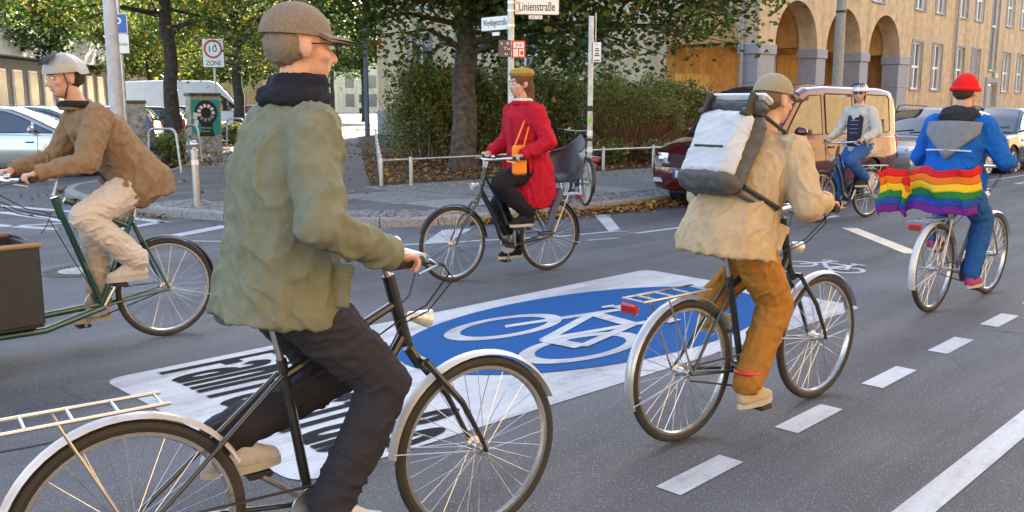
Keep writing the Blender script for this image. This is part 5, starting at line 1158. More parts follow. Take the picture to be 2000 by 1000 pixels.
    if carrier:
        mb = MB()
        for s in (-1, 1): mb.tube([(.12, s*.06, .74), (-.34, s*.065, .735)], .006, 6); mb.tube([(-.18, s*.065, .735), (0, s*.07, WR)], .005, 6)
        for x in (.1, -.02, -.14, -.26, -.34): mb.tube([(x, -.065, .738), (x, .065, .738)], .005, 6)
        cr = mb.build('carrier', m_metal, t)
        mb = MB(); mb.bbox((-.36, 0, .70), (.03, .10, .05), .01); mb.build('tail_light', m_tail, cr)
    if light: mb = MB(); mb.tube([(hx2+.10, 0, .86), (hx2+.02, 0, .88)], [.034, .016], 12); mb.build('headlight', m_lens, t)
    return t
# ============================================================ people (same local frame as the bicycle they ride)
m_skin = M('skin', (.56, .33, .25), .55, var=.12, scale=26, bump=.25, bscale=220); m_skin.node_tree.nodes['Principled BSDF'].inputs['Subsurface Weight'].default_value = .15; m_skin.node_tree.nodes['Principled BSDF'].inputs['Subsurface Scale'].default_value = .01; m_eye = M('eye_white', (.75, .74, .72), .2, var=0); m_iris = M('iris', (.04, .03, .02), .2, var=0); m_lip = M('lip', (.42, .15, .13), .5, var=.05)
def cloth(name, col, var=.18, scale=14, rough=.88): return M(name, col, rough, 0, var=var*.4, scale=scale*2.2, bump=.35, bscale=420, spec=.2)
def remeshed(mb, name, mat, parent, vox, smooth=4, folds=0., fscale=9., seed=0, fz=1.):
    me = mb.mesh(name, False); ob = bpy.data.objects.new(name, me); COL.objects.link(ob)
    r = ob.modifiers.new('r', 'REMESH'); r.mode = 'VOXEL'; r.voxel_size = vox
    if smooth: s = ob.modifiers.new('s', 'SMOOTH'); s.iterations = smooth; s.factor = .5
    dg = bpy.context.evaluated_depsgraph_get(); out = bpy.data.meshes.new_from_object(ob.evaluated_get(dg)); bpy.data.objects.remove(ob)
    if folds:
        n = len(out.vertices); co = np.empty(n*3, np.float32); out.vertices.foreach_get('co', co); co = co.reshape(-1, 3); no = np.empty(n*3, np.float32); out.vertices.foreach_get('normal', no); no = no.reshape(-1, 3)
        d = np.empty(n)
        for i in range(n):
            p = Vector((co[i][0]*fscale+seed, co[i][1]*fscale, co[i][2]*fscale*fz)); w = noise.noise(p*.6)*1.4; q = Vector((p.x+w, p.y-w, p.z*1.7+w)); a = abs(noise.noise(q)); b_ = abs(noise.noise(q*2.1+Vector((5, 3, 1)))); d[i] = .9*(1-min(1, a*3.2))**1.5+.45*(1-min(1, b_*3.0))**1.5+.25*noise.noise(p*.9)-.35
        out.vertices.foreach_set('co', (co+no*(d*folds)[:, None]).astype(np.float32).ravel())
    out.shade_smooth(); out.materials.clear(); out.materials.append(mat); out.update(); return link(name, out, parent)
def ik(a, b, l1, l2, pole):
    a, b = Vector(a), Vector(b); d = b-a; L = min(d.length, (l1+l2)*.998); u = d.normalized(); x = (l1*l1-l2*l2+L*L)/(2*L); h = math.sqrt(max(0, l1*l1-x*x))
    p = Vector(pole); p = (p-u*p.dot(u)).normalized(); return a+u*x+p*h
def ring(c, w, d, fwd, n=18, side=Vector((0, 1, 0)), sq=.85):
    out = []
    for k in range(n):
        a = 2*PI*k/n; ca, sa = math.cos(a), math.sin(a); ca = math.copysign(abs(ca)**sq, ca); sa = math.copysign(abs(sa)**sq, sa); out.append(Vector(c)+side*w*ca+Vector(fwd)*d*sa)
    return out
def person(label, pos, yaw, hip, lean, hands, pedals, jacket, trousers, shoes, K=1., head_yaw=0., head_pitch=0., hem=.10, coat=0., hair=None, hair_len=0., skin=None, vox=.0075, jr=1.0, bulk=0., seed=1, sleeve=None, knee_out=.10, tilt=0., spine=.52, hem_fwd=0., long_back=0., under=False, tb=.012, hipcone=False):
    "hip: joint centre (x,z); hands, pedals: [left, right] grip and pedal points"
    t = thing('person', label, 'person', (pos[0], pos[1], 0), yaw); t.rotation_euler = (tilt, 0, yaw); skin = skin or m_skin
    H = Vector((hip[0], 0, hip[1])); up = Vector((math.sin(lean), 0, math.cos(lean))); fw = Vector((math.cos(lean), 0, -math.sin(lean))); Y = Vector((0, 1, 0)); S_ = spine*K
    chest = H+up*S_*.68; nb = H+up*S_+fw*.01
    up2 = Vector((math.sin(lean*.35), 0, math.cos(lean*.35))); hc = nb+up2*.205*K+Vector((.035, 0, 0))
    hm = Matrix.Rotation(head_yaw, 3, 'Z')@Matrix.Rotation(head_pitch, 3, 'Y'); hf, hs, hu = hm@Vector((1, 0, 0)), hm@Vector((0, 1, 0)), hm@Vector((0, 0, 1))
    def hp(a, b, c): return hc+hf*a*K+hs*b*K+hu*c*K
    sh = [nb+Y*s*.185*K-up*.05*K for s in (1, -1)]; hj = [H+Y*s*.095*K for s in (1, -1)]
    wr = [Vector(hands[i])+Vector((-.055, 0, .03)) for i in (0, 1)]; el = [ik(sh[i], wr[i], .30*K, .27*K, (-.25, (1, -1)[i]*.55, -.9)) for i in (0, 1)]
    an = [Vector(pedals[i])+Vector((-.115*K, 0, .115*K)) for i in (0, 1)]; kn = [ik(hj[i], an[i], .445*K, .44*K, (1, (1, -1)[i]*knee_out, .25)) for i in (0, 1)]
    # body: one continuous skin
    b = MB(); b.loft([ring(H-up*.08, .13*K, .10*K, fw), ring(H+up*.04, .15*K, .105*K, fw), ring(H+up*S_*.4, .13*K, .09*K, fw), ring(chest, .155*K, .105*K, fw), ring(nb-up*.04, .15*K, .07*K, fw), ring(nb+up*.01, .06*K, .05*K, fw)])
    b.cone(nb-up*.03, .062*K, hp(-.01, 0, -.06), .052*K)
    b.ell(hp(-.012, 0, .03), (.098*K, .077*K, .10*K), 18, 12, hm); b.ell(hp(.028, 0, -.035), (.066*K, .060*K, .082*K), 16, 10, hm); b.ell(hp(.062, 0, -.085), (.026*K, .026*K, .022*K), 12, 8, hm)
    b.cone(hp(.083, 0, .012), .009*K, hp(.108, 0, -.028), .014*K, 8); b.cone(hp(.098, -.012, -.033), .009*K, hp(.098, .012, -.033), .009*K, 8)
    b.cone(hp(.078, -.035, .028), .014*K, hp(.078, .035, .028), .014*K, 8); b.cone(hp(.080, -.018, -.058), .012*K, hp(.080, .018, -.058), .012*K, 8)
    for s in (1, -1):
        b.ell(hp(-.012, s*.080, -.005), (.020*K, .010*K, .034*K), 10, 8, hm); b.ell(hp(.055, s*.045, -.02), (.026*K, .022*K, .022*K), 10, 8, hm)
    for i, s in enumerate((1, -1)):
        b.cone(sh[i], .056*K, el[i], .040*K); b.cone(el[i], .042*K, wr[i], .027*K); b.cone(hj[i], .082*K, kn[i], .055*K); b.cone(kn[i], .056*K, an[i], .034*K); b.cone(an[i], .038*K, an[i]+Vector((.10*K, 0, -.06*K)), .03*K)
        g = Vector(hands[i]); pk = wr[i].lerp(g, .55)+Vector((0, 0, .008))
        b.ell(pk, (.042*K, .040*K, .017*K), 12, 8, Matrix.Rotation(.35, 3, 'Y'))
        for f in range(4):
            yy = (f-1.5)*.0235*K*1.0; ln = (.9, 1., .97, .82)[f if s == 1 else 3-f]; k0 = g+Vector((-.012, yy, .026)); k1 = g+Vector((.020*ln, yy, .022)); k2 = g+Vector((.030*ln, yy, -.004)); k3 = g+Vector((.010, yy, -.024))
            b.cone(k0, .0098*K, k1, .0092*K, 8); b.cone(k1, .0092*K, k2, .0088*K, 8); b.cone(k2, .0088*K, k3, .008*K, 8)
        ti = -s; b.cone(g+Vector((-.035, ti*.030, .012)), .012*K, g+Vector((-.012, ti*.052, .0)), .011*K, 8); b.cone(g+Vector((-.012, ti*.052, .0)), .0105*K, g+Vector((.014, ti*.050, -.016)), .009*K, 8)
    body = remeshed(b, 'body', skin, t, vox, 2)
    for s in (1, -1):
        m = MB(); m.ell(hp(.083, s*.032, .008), (.0125*K, .014*K, .0095*K), 10, 8, hm); e = m.build('eye', m_eye, body); m = MB(); m.ell(hp(.0935, s*.033, .008), (.0035*K, .0065*K, .0065*K), 8, 6, hm); m.build('iris', m_iris, e)
        m = MB(); m.cone(hp(.090, s*.018, .030), .005*K, hp(.082, s*.052, .030), .004*K, 6); m.build('eyebrow', hair or m_leather, body)
    m = MB(); m.ell(hp(.0895, 0, -.0575), (.006*K, .024*K, .007*K), 10, 6, hm); m.build('mouth', m_lip, body)
    # trousers
    b = MB(); b.loft([ring(H-up*.10*K, .13*K, .11*K, fw), ring(H-up*.03, .17*K, .13*K, fw), ring(H+up*.10, .155*K, .115*K, fw), ring(H+up*.16, .145*K, .105*K, fw)])
    for i in (0, 1):
        th = kn[i]-hj[i]; b.cone(hj[i], .102*K+tb, hj[i].lerp(kn[i], .5), .088*K+tb); b.cone(hj[i].lerp(kn[i], .5), .088*K+tb, kn[i], .070*K+tb); b.cone(kn[i], .070*K+tb, kn[i].lerp(an[i], .45), .066*K+tb); b.cone(kn[i].lerp(an[i], .45), .066*K+tb, an[i]+Vector((0, 0, .015)), .058*K+tb)
    remeshed(b, 'trousers', trousers, t, vox*1.0, 4, .009, 9, seed, .8)
    # shoes
    for i in (0, 1):
        a = an[i]; b = MB(); b.cone(a+Vector((0, 0, .01)), .044*K, a+Vector((-.015, 0, -.05*K)), .042*K); b.cone(a+Vector((-.03*K, 0, -.068*K)), .040*K, a+Vector((.10*K, 0, -.070*K)), .044*K); b.cone(a+Vector((.10*K, 0, -.072*K)), .043*K, a+Vector((.165*K, 0, -.082*K)), .030*K); b.cone(a+Vector((.03*K, 0, -.02*K)), .040*K, a+Vector((.10*K, 0, -.06*K)), .036*K)
        s_ = remeshed(b, 'shoe', shoes, t, vox, 3); m = MB(); z = a.z-.108*K; prof = []
        for k in range(20):
            an_ = 2*PI*k/20; x = a.x+.065*K+.135*K*math.cos(an_); prof.append((x, a.y+(.044 if math.cos(an_) > -.2 else .038)*K*math.sin(an_)))
        m.prism(prof, z-.008, z+.018); m.build('sole', M('sole_pale', (.42, .40, .36), .8), s_)
    # jacket
    j = jr; b = MB(); dn = Vector((0, 0, -1)); hemc = H+Vector((hem_fwd, 0, 0))
    rings = [ring(nb+up*.035*K, .082*K*j, .078*K*j, fw), ring(nb-up*.015*K, .135*K*j, .095*K*j, fw), ring(nb-up*.07*K, .195*K*j, .115*K*j+bulk, fw), ring(chest, .195*K*j+bulk, .135*K*j+bulk, fw), ring(H+up*S_*.38, .18*K*j+bulk, .130*K*j+bulk, fw), ring(H+up*.06, .195*K*j+bulk, .15*K*j+bulk, fw), ring(H-up*.05, .215*K*j+bulk, .172*K*j+bulk, fw)]
    if hem > .08: rings.append(ring(H+dn*hem+Vector((hem_fwd-.02, 0, 0)), .215*K*j+bulk, .17*K*j+bulk+long_back*.5, Vector((1, 0, -.15)).normalized()))
    if coat: rings.append(ring(H+dn*(hem+coat*.5)+Vector((hem_fwd-.01, 0, 0)), .20*K*j+bulk, .20*K*j+bulk, Vector((1, 0, 0)))); rings.append(ring(H+dn*(hem+coat)+Vector((hem_fwd, 0, 0)), .17*K*j+bulk, .19*K*j+bulk, Vector((1, 0, 0))))
    b.loft(rings)
    for i in (0, 1):
        b.cone(sh[i], .078*K*j+bulk*.4, el[i], .060*K*j+bulk*.4); (b.cone(hj[i]+up*.02, .135*K*j+bulk, hj[i].lerp(kn[i], .14), .128*K*j+bulk) if hipcone else None); b.cone(el[i], .060*K*j+bulk*.4, el[i].lerp(wr[i], .93), .043*K*j+bulk*.3); b.ell(sh[i]-up*.01, (.080*K*j,)*3)
    jk = remeshed(b, 'jacket', jacket, t, vox*1.0, 9, .015, 8.0, seed+3, .34)
    m = MB(); m.torus(nb+up*.04*K+fw*.01, .074*K*j, .020*K, 24, 8, 'Z'); m.build('collar', sleeve or jacket, jk)
    m = MB(); f0 = H+fw*(.150*K*j+bulk)+up*.02; f1 = nb+fw*(.098*K*j+bulk)-up*.05; m.tube([f0, chest+fw*(.146*K*j+bulk), f1], .006, 6); m.build('zip', m_black if not coat else jacket, jk)
    for i in (0, 1): m = MB(); c_ = el[i].lerp(wr[i], .92); d_ = (wr[i]-el[i]).normalized(); m.tube([c_-d_*.02, c_+d_*.03], .046*K*j+bulk*.3, 16); m.build('cuff', sleeve or jacket, jk)
    sm = M('seam_dark', (.03, .028, .025), .9)
    for i, s in enumerate((1, -1)):
        pc_ = H+up*.03+fw*(.085*K*j+bulk*.6)+Vector((0, s*(.158*K*j+bulk), 0)); pa = Matrix((fw, Vector((0, 1, 0)), up)).transposed()@Matrix.Rotation(-s*.95, 3, 'Z'); m = MB(); m.bbox(pc_-fw*.006, (.018, .13*K, .12*K), .008, ax=pa); p_ = m.build('pocket', jacket, jk); m = MB(); m.bbox(pc_+up*.055*K, (.020, .135*K, .045*K), .008, ax=pa); m.build('pocket_flap', jacket, p_)
    # hair
    if hair:
        b = MB()
        if not under: b.ell(hp(-.022, 0, .042), (.108*K, .088*K, .104*K), 18, 12, hm); b.ell(hp(-.055, 0, -.01), (.075*K, .082*K, .09*K), 14, 10, hm)
        else: b.ell(hp(-.045, 0, .005), (.072*K, .080*K, .07*K), 16, 10, hm)
        if hair_len: b.cone(hp(-.075, 0, -.03), .075*K, hp(-.10, 0, -.03-hair_len), .05*K)
        remeshed(b, 'hair', hair, t, vox, 3, .006, 26, seed, .3)
    return t, dict(hp=hp, hm=hm, nb=nb, up=up, fw=fw, H=H, chest=chest, sh=sh, el=el, wr=wr, kn=kn, an=an, hc=hc)
def helmet(t, J, mat, K=1., vents=True, strap=True):
    hp, hm = J['hp'], J['hm']; mb = MB(); g = []
    for i in range(11):
        th = math.radians(4+86*i/10); row = []
        for k in range(28):
            a = 2*PI*k/28; lump = 1+(.035*math.cos(a*7) if vents else 0)*math.sin(th); row.append(hp(-.012+.132*math.sin(th)*math.cos(a)*lump, .106*math.sin(th)*math.sin(a)*lump, .035+.118*math.cos(th)-(.02 if math.cos(a) < -.3 else 0)*(i/10)))
        g.append(row)
    g.append([hp(-.012+.112*math.cos(2*PI*k/28), .090*math.sin(2*PI*k/28), .040) for k in range(28)])
    mb.loft(g); h = mb.build('helmet', mat, t, True, 60)
    if vents:
        for k in range(7):
            a = -1.15+k*.383; mb = MB(); pts = [hp(-.012+.136*math.sin(th)*math.cos(s)*1.0, .055*a*math.sin(th)*1.7, .038+.121*math.cos(th)) for th, s in ((1.1, 0), (.75, 0), (.35, 0))]; mb.tube(pts, [.004, .009, .004], 6); mb.build('vent', m_black, h)
    if strap:
        for s in (1, -1): mb = MB(); mb.tube([hp(.03, s*.086, .03), hp(.015, s*.080, -.04), hp(.03, s*.03, -.115)], .004, 5); mb.build('strap', m_black, h)
    return h
def cap(t, J, mat, name='cap', brim=True, beanie=False):
    hp, hm = J['hp'], J['hm']; mb = MB(); g = []
    for i in range(9):
        th = math.radians(3+90*i/8); g.append([hp(-.018+(.112 if not beanie else .115)*math.sin(th)*math.cos(2*PI*k/26), .092*math.sin(th)*math.sin(2*PI*k/26), (.040 if not beanie else .012)+(.098 if not beanie else .135)*math.cos(th)) for k in range(26)])
    mb.loft(g); c = mb.build(name, mat, t, True, 60)
    if brim:
        mb = MB(); n = 13; top = []; bot = []
        for k in range(n): a = -1.2+2.4*k/(n-1); top.append([hp(-.018+.112*math.cos(a), .092*math.sin(a), .045), hp(-.0+.185*math.cos(a)*(.9+.1*math.cos(a)), .088*math.sin(a), .030)]); 
        mb.grid(top); mb.grid([[p-Vector((0, 0, .008)) for p in r] for r in top]); mb.build('brim', mat, c)
    if beanie: mb = MB(); mb.torus((0, 0, 0), .104, .017, 26, 8, 'Z'); 
    if beanie:
        mb.v = [tuple(hp(-.018+v[0]*1.06, v[1]*.90, .020+v[2])) for v in mb.v]; mb.build('turn_up', mat, c)
    return c
def glasses(t, J):
    hp = J['hp']; mb = MB()
    for s in (1, -1):
        mb.tube([hp(.108, s*.036+.022*math.cos(a), .008+.018*math.sin(a)) for a in [2*PI*k/16 for k in range(16)]], .0022, 5, False, True); mb.tube([hp(.106, s*.058, .012), hp(.04, s*.079, .014), hp(-.02, s*.082, .008)], .002, 4)
    mb.tube([hp(.110, -.015, .010), hp(.110, .015, .010)], .002, 4); return mb.build('glasses', m_black, t)
# ============================================================ the riders
def pedal_pts(crank, bb=(.44, .285)):
    a = math.radians(crank); d = Vector((math.cos(a), 0, math.sin(a)))*.17
    return [Vector((bb[0]-d.x, .125, bb[1]-d.z+.02)), Vector((bb[0]+d.x, -.125, bb[1]+d.z+.02))]
def grips(bar, kind='city', W_=.29):
    return [Vector((bar[0]-.11 if kind == 'city' else bar[0]-.035, s*(W_-.012 if kind == 'city' else W_-.05), bar[1]+.022)) for s in (1, -1)]
# 1 --- green coat, nearest
yg = math.radians(-11); pg = (1.02, 2.585); bar = (.90, 1.10)
m_olive = cloth('olive_coat', (.17, .185, .135), .22); m_navy = cloth('navy_trousers', (.030, .030, .042)); m_cap = cloth('cap_tweed', (.21, .175, .14), .3, 40)
bike = bicycle('bicycle', 'black city bicycle with pale mudguards ridden by the green-coated man', pg, yg, M('frame_black', (.02, .022, .026), .3, .2, coat=.6), 1.22, 'diamond', (.42, .96), bar, 'city', M('guard_pale', (.60, .61, .62), .35, .1), True, -38, bbx=.56)
pr, J = person('man in olive coat and tweed cap with glasses, riding in the foreground', pg, yg, (.48, 1.03), .10, grips(bar), pedal_pts(-38, (.56, .285)), m_olive, m_navy, cloth('shoe_white', (.50, .50, .52)), 1.0, -.05, .06, .09, .0, cloth('hair_grey', (.20, .17, .14), .3, 60), .0, None, .0075, 1.08, .010, 3, spine=.54, under=True)
cap(pr, J, m_cap); glasses(pr, J)
mb = MB(); b = MB(); b.torus(J['nb']+J['up']*.055+Vector((.005, 0, 0)), .078, .036, 26, 10, 'Z'); b.torus(J['nb']+J['up']*.10+Vector((.02, 0, 0)), .066, .028, 26, 10, 'Z'); remeshed(b, 'scarf', cloth('scarf_navy', (.015, .018, .03)), pr, .008, 3, .008, 18, 2)
mb = MB(); mb.bbox((-.372, 0, .56), (.02, .05, .09), .008); mb.build('reflector', m_tail, bike)
# 2 --- cargo bike, left
yc2 = math.radians(178); pc = gp(330, 655); bar2 = (.92, 1.14)
m_cgreen = M('frame_green', (.012, .075, .062), .3, .2, coat=.8, var=.08)
cb_ = bicycle('cargo_bicycle', 'long green cargo bicycle with black box at the left edge', (pc.x, pc.y), yc2, m_cgreen, 1.08, 'diamond', (.12, 1.04), bar2, 'flat', M('guard_black', (.02, .02, .025), .4), False, -60, front_x=2.05, front_r=.25, light=False, head=(.69, 1.0, .73, .86))
for ch in list(cb_.children):
    if ch.name.startswith(('fork', 'frame')): bpy.data.objects.remove(ch)
mb = MB()
mb.tube([(.44, 0, .285), (.20, 0, .86)], .019, 10); mb.tube([(.62, 0, 1.0), (.24, 0, .80)], .018, 10); mb.tube([(.66, 0, .96), (.44, 0, .30)], .02, 10)
for s in (-1, 1): mb.tube([(.41, s*.03, .285), (0, s*.062, WR)], .010, 8); mb.tube([(.20, s*.02, .82), (0, s*.062, WR)], .009, 8); mb.tube([(.44, s*.05, .28), (.85, s*.20, .22), (1.62, s*.20, .22), (1.75, s*.05, .50)], .022, 10)
mb.tube([(.68, 0, 1.02), (.64, 0, .88)], .024, 10); mb.tube([(1.72, 0, .62), (1.80, 0, .42)], .024, 10); mb.build('frame', m_cgreen, cb_)
mb = MB()
for s in (-1, 1): mb.tube([(1.82, s*.05, .50), (2.05, s*.05, .25)], .012, 8)
mb.tube([(1.82, -.05, .50), (1.82, .05, .50)], .014, 8); mb.build('fork', m_cgreen, cb_)
m_boxb = M('box_black', (.022, .023, .027), .6, var=.15, bump=.2); mb = MB()
g0 = [(.86, s, .26) for s in (-.27, .27)]
def brd(p, q): 
    c = (Vector(p)+Vector(q))/2; d = Vector(q)-Vector(p); mb.bbox(c, (abs(d.x) or .018, abs(d.y) or .018, abs(d.z) or .018), .005)
for (p, q) in (((.88, -.29, .27), (1.66, .29, .27)), ((.88, -.29, .28), (1.66, -.29, .76)), ((.88, .29, .28), (1.66, .29, .76)), ((.88, -.29, .28), (.88, .29, .76)), ((1.66, -.29, .28), (1.66, .29, .76))): brd(p, q)
mb.build('cargo_box', m_boxb, cb_); mb = MB(); mb.tube([(.87, -.30, .77), (1.67, -.30, .77), (1.67, .30, .77), (.87, .30, .77)], .016, 8, False, True); mb.build('box_rim', M('box_rim_wood', (.28, .19, .10), .5), cb_)
pr, J = person('rider in brown jacket, pale trousers and grey helmet on the cargo bike', (pc.x, pc.y), yc2, (.14, 1.10), .62, grips(bar2, 'flat'), pedal_pts(-60), cloth('brown_jacket', (.24, .165, .10), .25), cloth('pale_trousers', (.56, .51, .45), .12), cloth('pale_shoes', (.48, .46, .43)), 1.03, 0, .12, .10, 0, cloth('hair_dark', (.05, .04, .03)), 0, None, .0075, 1.08, .008, 7, spine=.55, under=True, tb=.022, hipcone=True)
helmet(pr, J, M('helmet_grey', (.33, .34, .33), .45, var=.1))
mb = MB(); mb.torus(J['nb']+J['up']*.05, .078, .030, 26, 10, 'Z'); mb.build('scarf', cloth('scarf_black', (.02, .02, .024)), pr)
# 3 --- red coat
pl_ = gp(1072, 527); pf = gp(892, 549); yl = math.atan2(pf.y-pl_.y, pf.x-pl_.x); bar3 = (.66, 1.10)
m_redc = cloth('red_coat', (.46, .012, .03), .18); m_frd = M('frame_dark', (.03, .035, .045), .35, .3, coat=.5)
bk3 = bicycle('bicycle', 'dark step-through bicycle with child seat ridden by the red-coated woman', (pl_.x, pl_.y), yl, m_frd, 1.08, 'step', (.20, .96), bar3, 'city', M('guard_dark', (.04, .045, .05), .35, .3), True, -95, chaincase=None)
pr, J = person('woman in long red coat and mustard beret, riding left', (pl_.x, pl_.y), yl, (.24, 1.02), .10, grips(bar3), pedal_pts(-95), m_redc, cloth('black_tights', (.016, .016, .02)), cloth('black_shoes', (.02, .02, .022)), 1.02, .05, .05, .16, .22, cloth('hair_brown', (.12, .07, .04), .3, 60), .20, None, .009, 1.10, .012, 11, spine=.55)
hp = J['hp']; mb = MB(); mb.ell(hp(-.03, 0, .095), (.125, .112, .055), 18, 10); mb.ell(hp(-.03, 0, .148), (.012, .012, .016), 8, 6); mb.build('beret', cloth('beret_mustard', (.36, .24, .05)), pr)
mb = MB(); mb.torus(J['nb']+J['up']*.06, .072, .022, 24, 8, 'Z'); mb.build('scarf', cloth('scarf_white', (.68, .66, .62)), pr)
bg_ = thing('shoulder_bag', 'bright orange bag hanging in front of the red-coated woman', 'bag', (pl_.x, pl_.y, 0), yl); mb = MB(); mb.bbox((.50, .22, 1.10), (.15, .06, .27), .02); mb.build('bag', M('bag_orange', (.85, .24, .01), .55, var=.06), bg_); mb = MB(); mb.tube([(.45, .22, 1.23), (.36, .18, 1.42), (.30, .15, 1.50)], .008, 6); mb.tube([(.55, .22, 1.23), (.40, .16, 1.46), (.31, .13, 1.52)], .008, 6); mb.build('strap', M('bag_orange', (.8, .2, .01)), bg_)
cs = thing('child_seat', 'empty grey-blue child seat on the carrier behind the red-coated woman', 'child seat', (pl_.x, pl_.y, 0), yl); m_cs = M('child_seat_grey', (.05, .065, .09), .4, var=.1); mb = MB(); g = []
for k in range(9):
    f = k/8; z = .90+.42*f; w = .19+.06*math.sin(PI*min(1, f*1.15)); x = -.20-.10*f; row = []
    for j in range(13):
        a = -1.5+3.0*j/12; row.append((x+.12-.23*math.cos(a)*(1-.15*f), w*math.sin(a)*1.1, z-.16*abs(math.sin(a))*(f > .5)*(f-.5)*2))
    g.append(row)
mb.grid(g); mb.build('shell', m_cs, cs); mb = MB(); mb.bbox((-.10, 0, .90), (.30, .30, .08), .03); mb.build('seat', m_cs, cs)
for s in (1, -1): mb = MB(); mb.tube([(-.02, s*.15, .80), (.10, s*.19, .58), (.14, s*.19, .42)], [.04, .035, .04], 8); mb.bbox((.17, s*.19, .40), (.16, .08, .03), .01); mb.build('leg_guard', m_cs, cs)
sol = cs.children[0].modifiers.new('thick', 'SOLIDIFY'); sol.thickness = .02
# 4 --- beige coat with backpack
pb = gp(1328, 860); pbf = gp(1588, 776); yb4 = math.atan2(pbf.y-pb.y, pbf.x-pb.x); bar4 = (.80, 1.08)
m_beige = cloth('beige_coat', (.50, .385, .245), .14); m_amber_t = cloth('amber_trousers', (.36, .165, .035), .2); m_shb = cloth('shoe_sand', (.46, .37, .26))
bk4 = bicycle('bicycle', 'dark bicycle with pale tan tyres ridden by the beige-coated rider', (pb.x, pb.y), yb4, M('frame_teal', (.02, .035, .045), .35, .3, coat=.5), 1.08, 'diamond', (.26, .93), bar4, 'flat', M('guard_silver', (.50, .50, .50), .3, .5), True, -88, tyre=M('tyre_tan', (.30, .20, .13), .8), saddle_mat=m_leather)
pr, J = person('rider in beige coat and amber trousers with white backpack, seen from behind', (pb.x, pb.y), yb4, (.30, 1.00), .50, grips(bar4, 'flat'), pedal_pts(-88), m_beige, m_amber_t, m_shb, .97, -.1, .16, .12, 0, cloth('hair_beige', (.16, .11, .07), .3, 60), 0, None, .008, 1.10, .014, 17, spine=.50, long_back=.03, under=True, tb=.018)
hp = J['hp']; cap(pr, J, cloth('hat_khaki', (.30, .265, .19), .25, 40), 'hat', True)
mb = MB(); 
mb.torus(J['an'][1]+Vector((0, 0, .07)), .060, .012, 20, 6, 'Z'); mb.build('ankle_strap', m_signred, pr)
pk = thing('backpack', 'white and grey roll-top backpack on the beige rider\'s back', 'backpack', (pb.x, pb.y, 0), yb4); U, Fw = J['up'], J['fw']; ax = Matrix((Fw, Vector((0, 1, 0)), U)).transposed()
bc = J['chest']-Fw*.255+U*-.02
mb = MB(); mb.bbox(bc, (.16, .32, .38), .05, ax=ax); mb.v = []; mb.f = []; mb.mi = []; mb.bbox(bc-Fw*.035, (.10, .315, .37), .045, ax=ax); remeshed(mb, 'front_panel', M('pack_white', (.50, .53, .56), .6, var=.10, scale=7, bump=.2, bscale=300), pk, .008, 7, .006, 9, 3); mb = MB(); mb.bbox(bc+Fw*.045, (.11, .33, .39), .04, ax=ax); remeshed(mb, 'body', M('pack_grey', (.075, .08, .085), .7), pk, .009, 5, .008, 10, 6)
mb = MB(); mb.bbox(bc-U*.17, (.172, .33, .10), .04, ax=ax); remeshed(mb, 'base', M('pack_grey', (.075, .08, .085), .6), pk, .009, 6, .008, 10, 8)
mb = MB(); mb.bbox(bc+U*.215, (.10, .35, .07), .03, ax=ax); remeshed(mb, 'roll_top', M('pack_grey', (.07, .08, .085)), pk, .008, 6, .006, 14, 9); mb = MB(); mb.bbox(bc+U*.262, (.085, .345, .035), .015, ax=ax); mb.build('roll_edge', M('pack_white', (.6, .6, .6)), pk)
mb = MB(); mb.bbox(bc-Fw*.088-U*.03, (.012, .17, .010), .002, ax=ax); mb.build('pocket_zip', m_black, pk)
for s in (1, -1): mb = MB(); mb.bbox(bc-Fw*.06+U*.20+Vector((0, s*.125, 0)), (.05, .022, .12), .006, ax=ax); q_ = mb.build('side_strap', m_black, pk); mb = MB(); mb.bbox(bc-Fw*.09+U*.15+Vector((0, s*.125, 0)), (.014, .034, .03), .004, ax=ax); mb.build('buckle', m_black, q_)
for s in (1, -1): mb = MB(); mb.tube([bc+U*.22+Vector((0, s*.10, 0))+Fw*.07, J['nb']+Vector((0, s*.11, 0))+U*.05+Fw*.02, J['chest']+Vector((0, s*.15, 0))+Fw*.17, J['H']+U*.12+Vector((0, s*.19, 0)), bc-U*.20+Vector((0, s*.14, 0))+Fw*.05], .016, 6, flat=.5); mb.build('strap', M('pack_grey', (.07, .08, .085)), pk)
mb = MB(); mb.tube([bc-U*.16+Fw*.06+Vector((0, -.16, 0)), J['H']+U*.14+Vector((0, -.225, 0)), J['H']+U*.13+Fw*.19], .014, 6); mb.build('waist_strap', m_black, pk)
# 5 --- woman in white helmet, coming towards the viewer
pw_ = gp(1692, 424); pwf = gp(1597, 436); yw5 = PI-.22; bar5 = (.72, 1.08)
bk5 = bicycle('bicycle', 'dark bicycle ridden towards the viewer by the helmeted woman', (pw_.x, pw_.y), yw5, m_frd, 1.06, 'step', (.18, .96), bar5, 'city', M('guard_dark2', (.04, .04, .045), .35, .3), True, -70)
pr, J = person('woman in white helmet, pale open jacket and blue jeans riding past the van', (pw_.x, pw_.y), yw5, (.22, 1.02), .10, grips(bar5), pedal_pts(-70), cloth('pale_jacket', (.52, .50, .46), .12), cloth('blue_jeans', (.035, .115, .33), .25), cloth('boots_dark', (.03, .03, .035)), 1.0, .45, .05, .12, 0, cloth('hair_dk', (.06, .04, .03), .3, 60), .12, None, .009, 1.03, 0, 23, spine=.53, under=True)
helmet(pr, J, M('helmet_white', (.68, .72, .78), .35, var=.1, scale=30)); 
mb = MB(); hp = J['hp']
for s in (1, -1): mb.ell(hp(.100, s*.033, .008), (.006, .026, .018), 10, 8, J['hm'])
mb.tube([hp(.10, -.05, .01), hp(.0, -.082, .01)], .003, 4); mb.tube([hp(.10, .05, .01), hp(.0, .082, .01)], .003, 4); mb.build('sunglasses', m_black, pr)
up, fw = J['up'], J['fw']
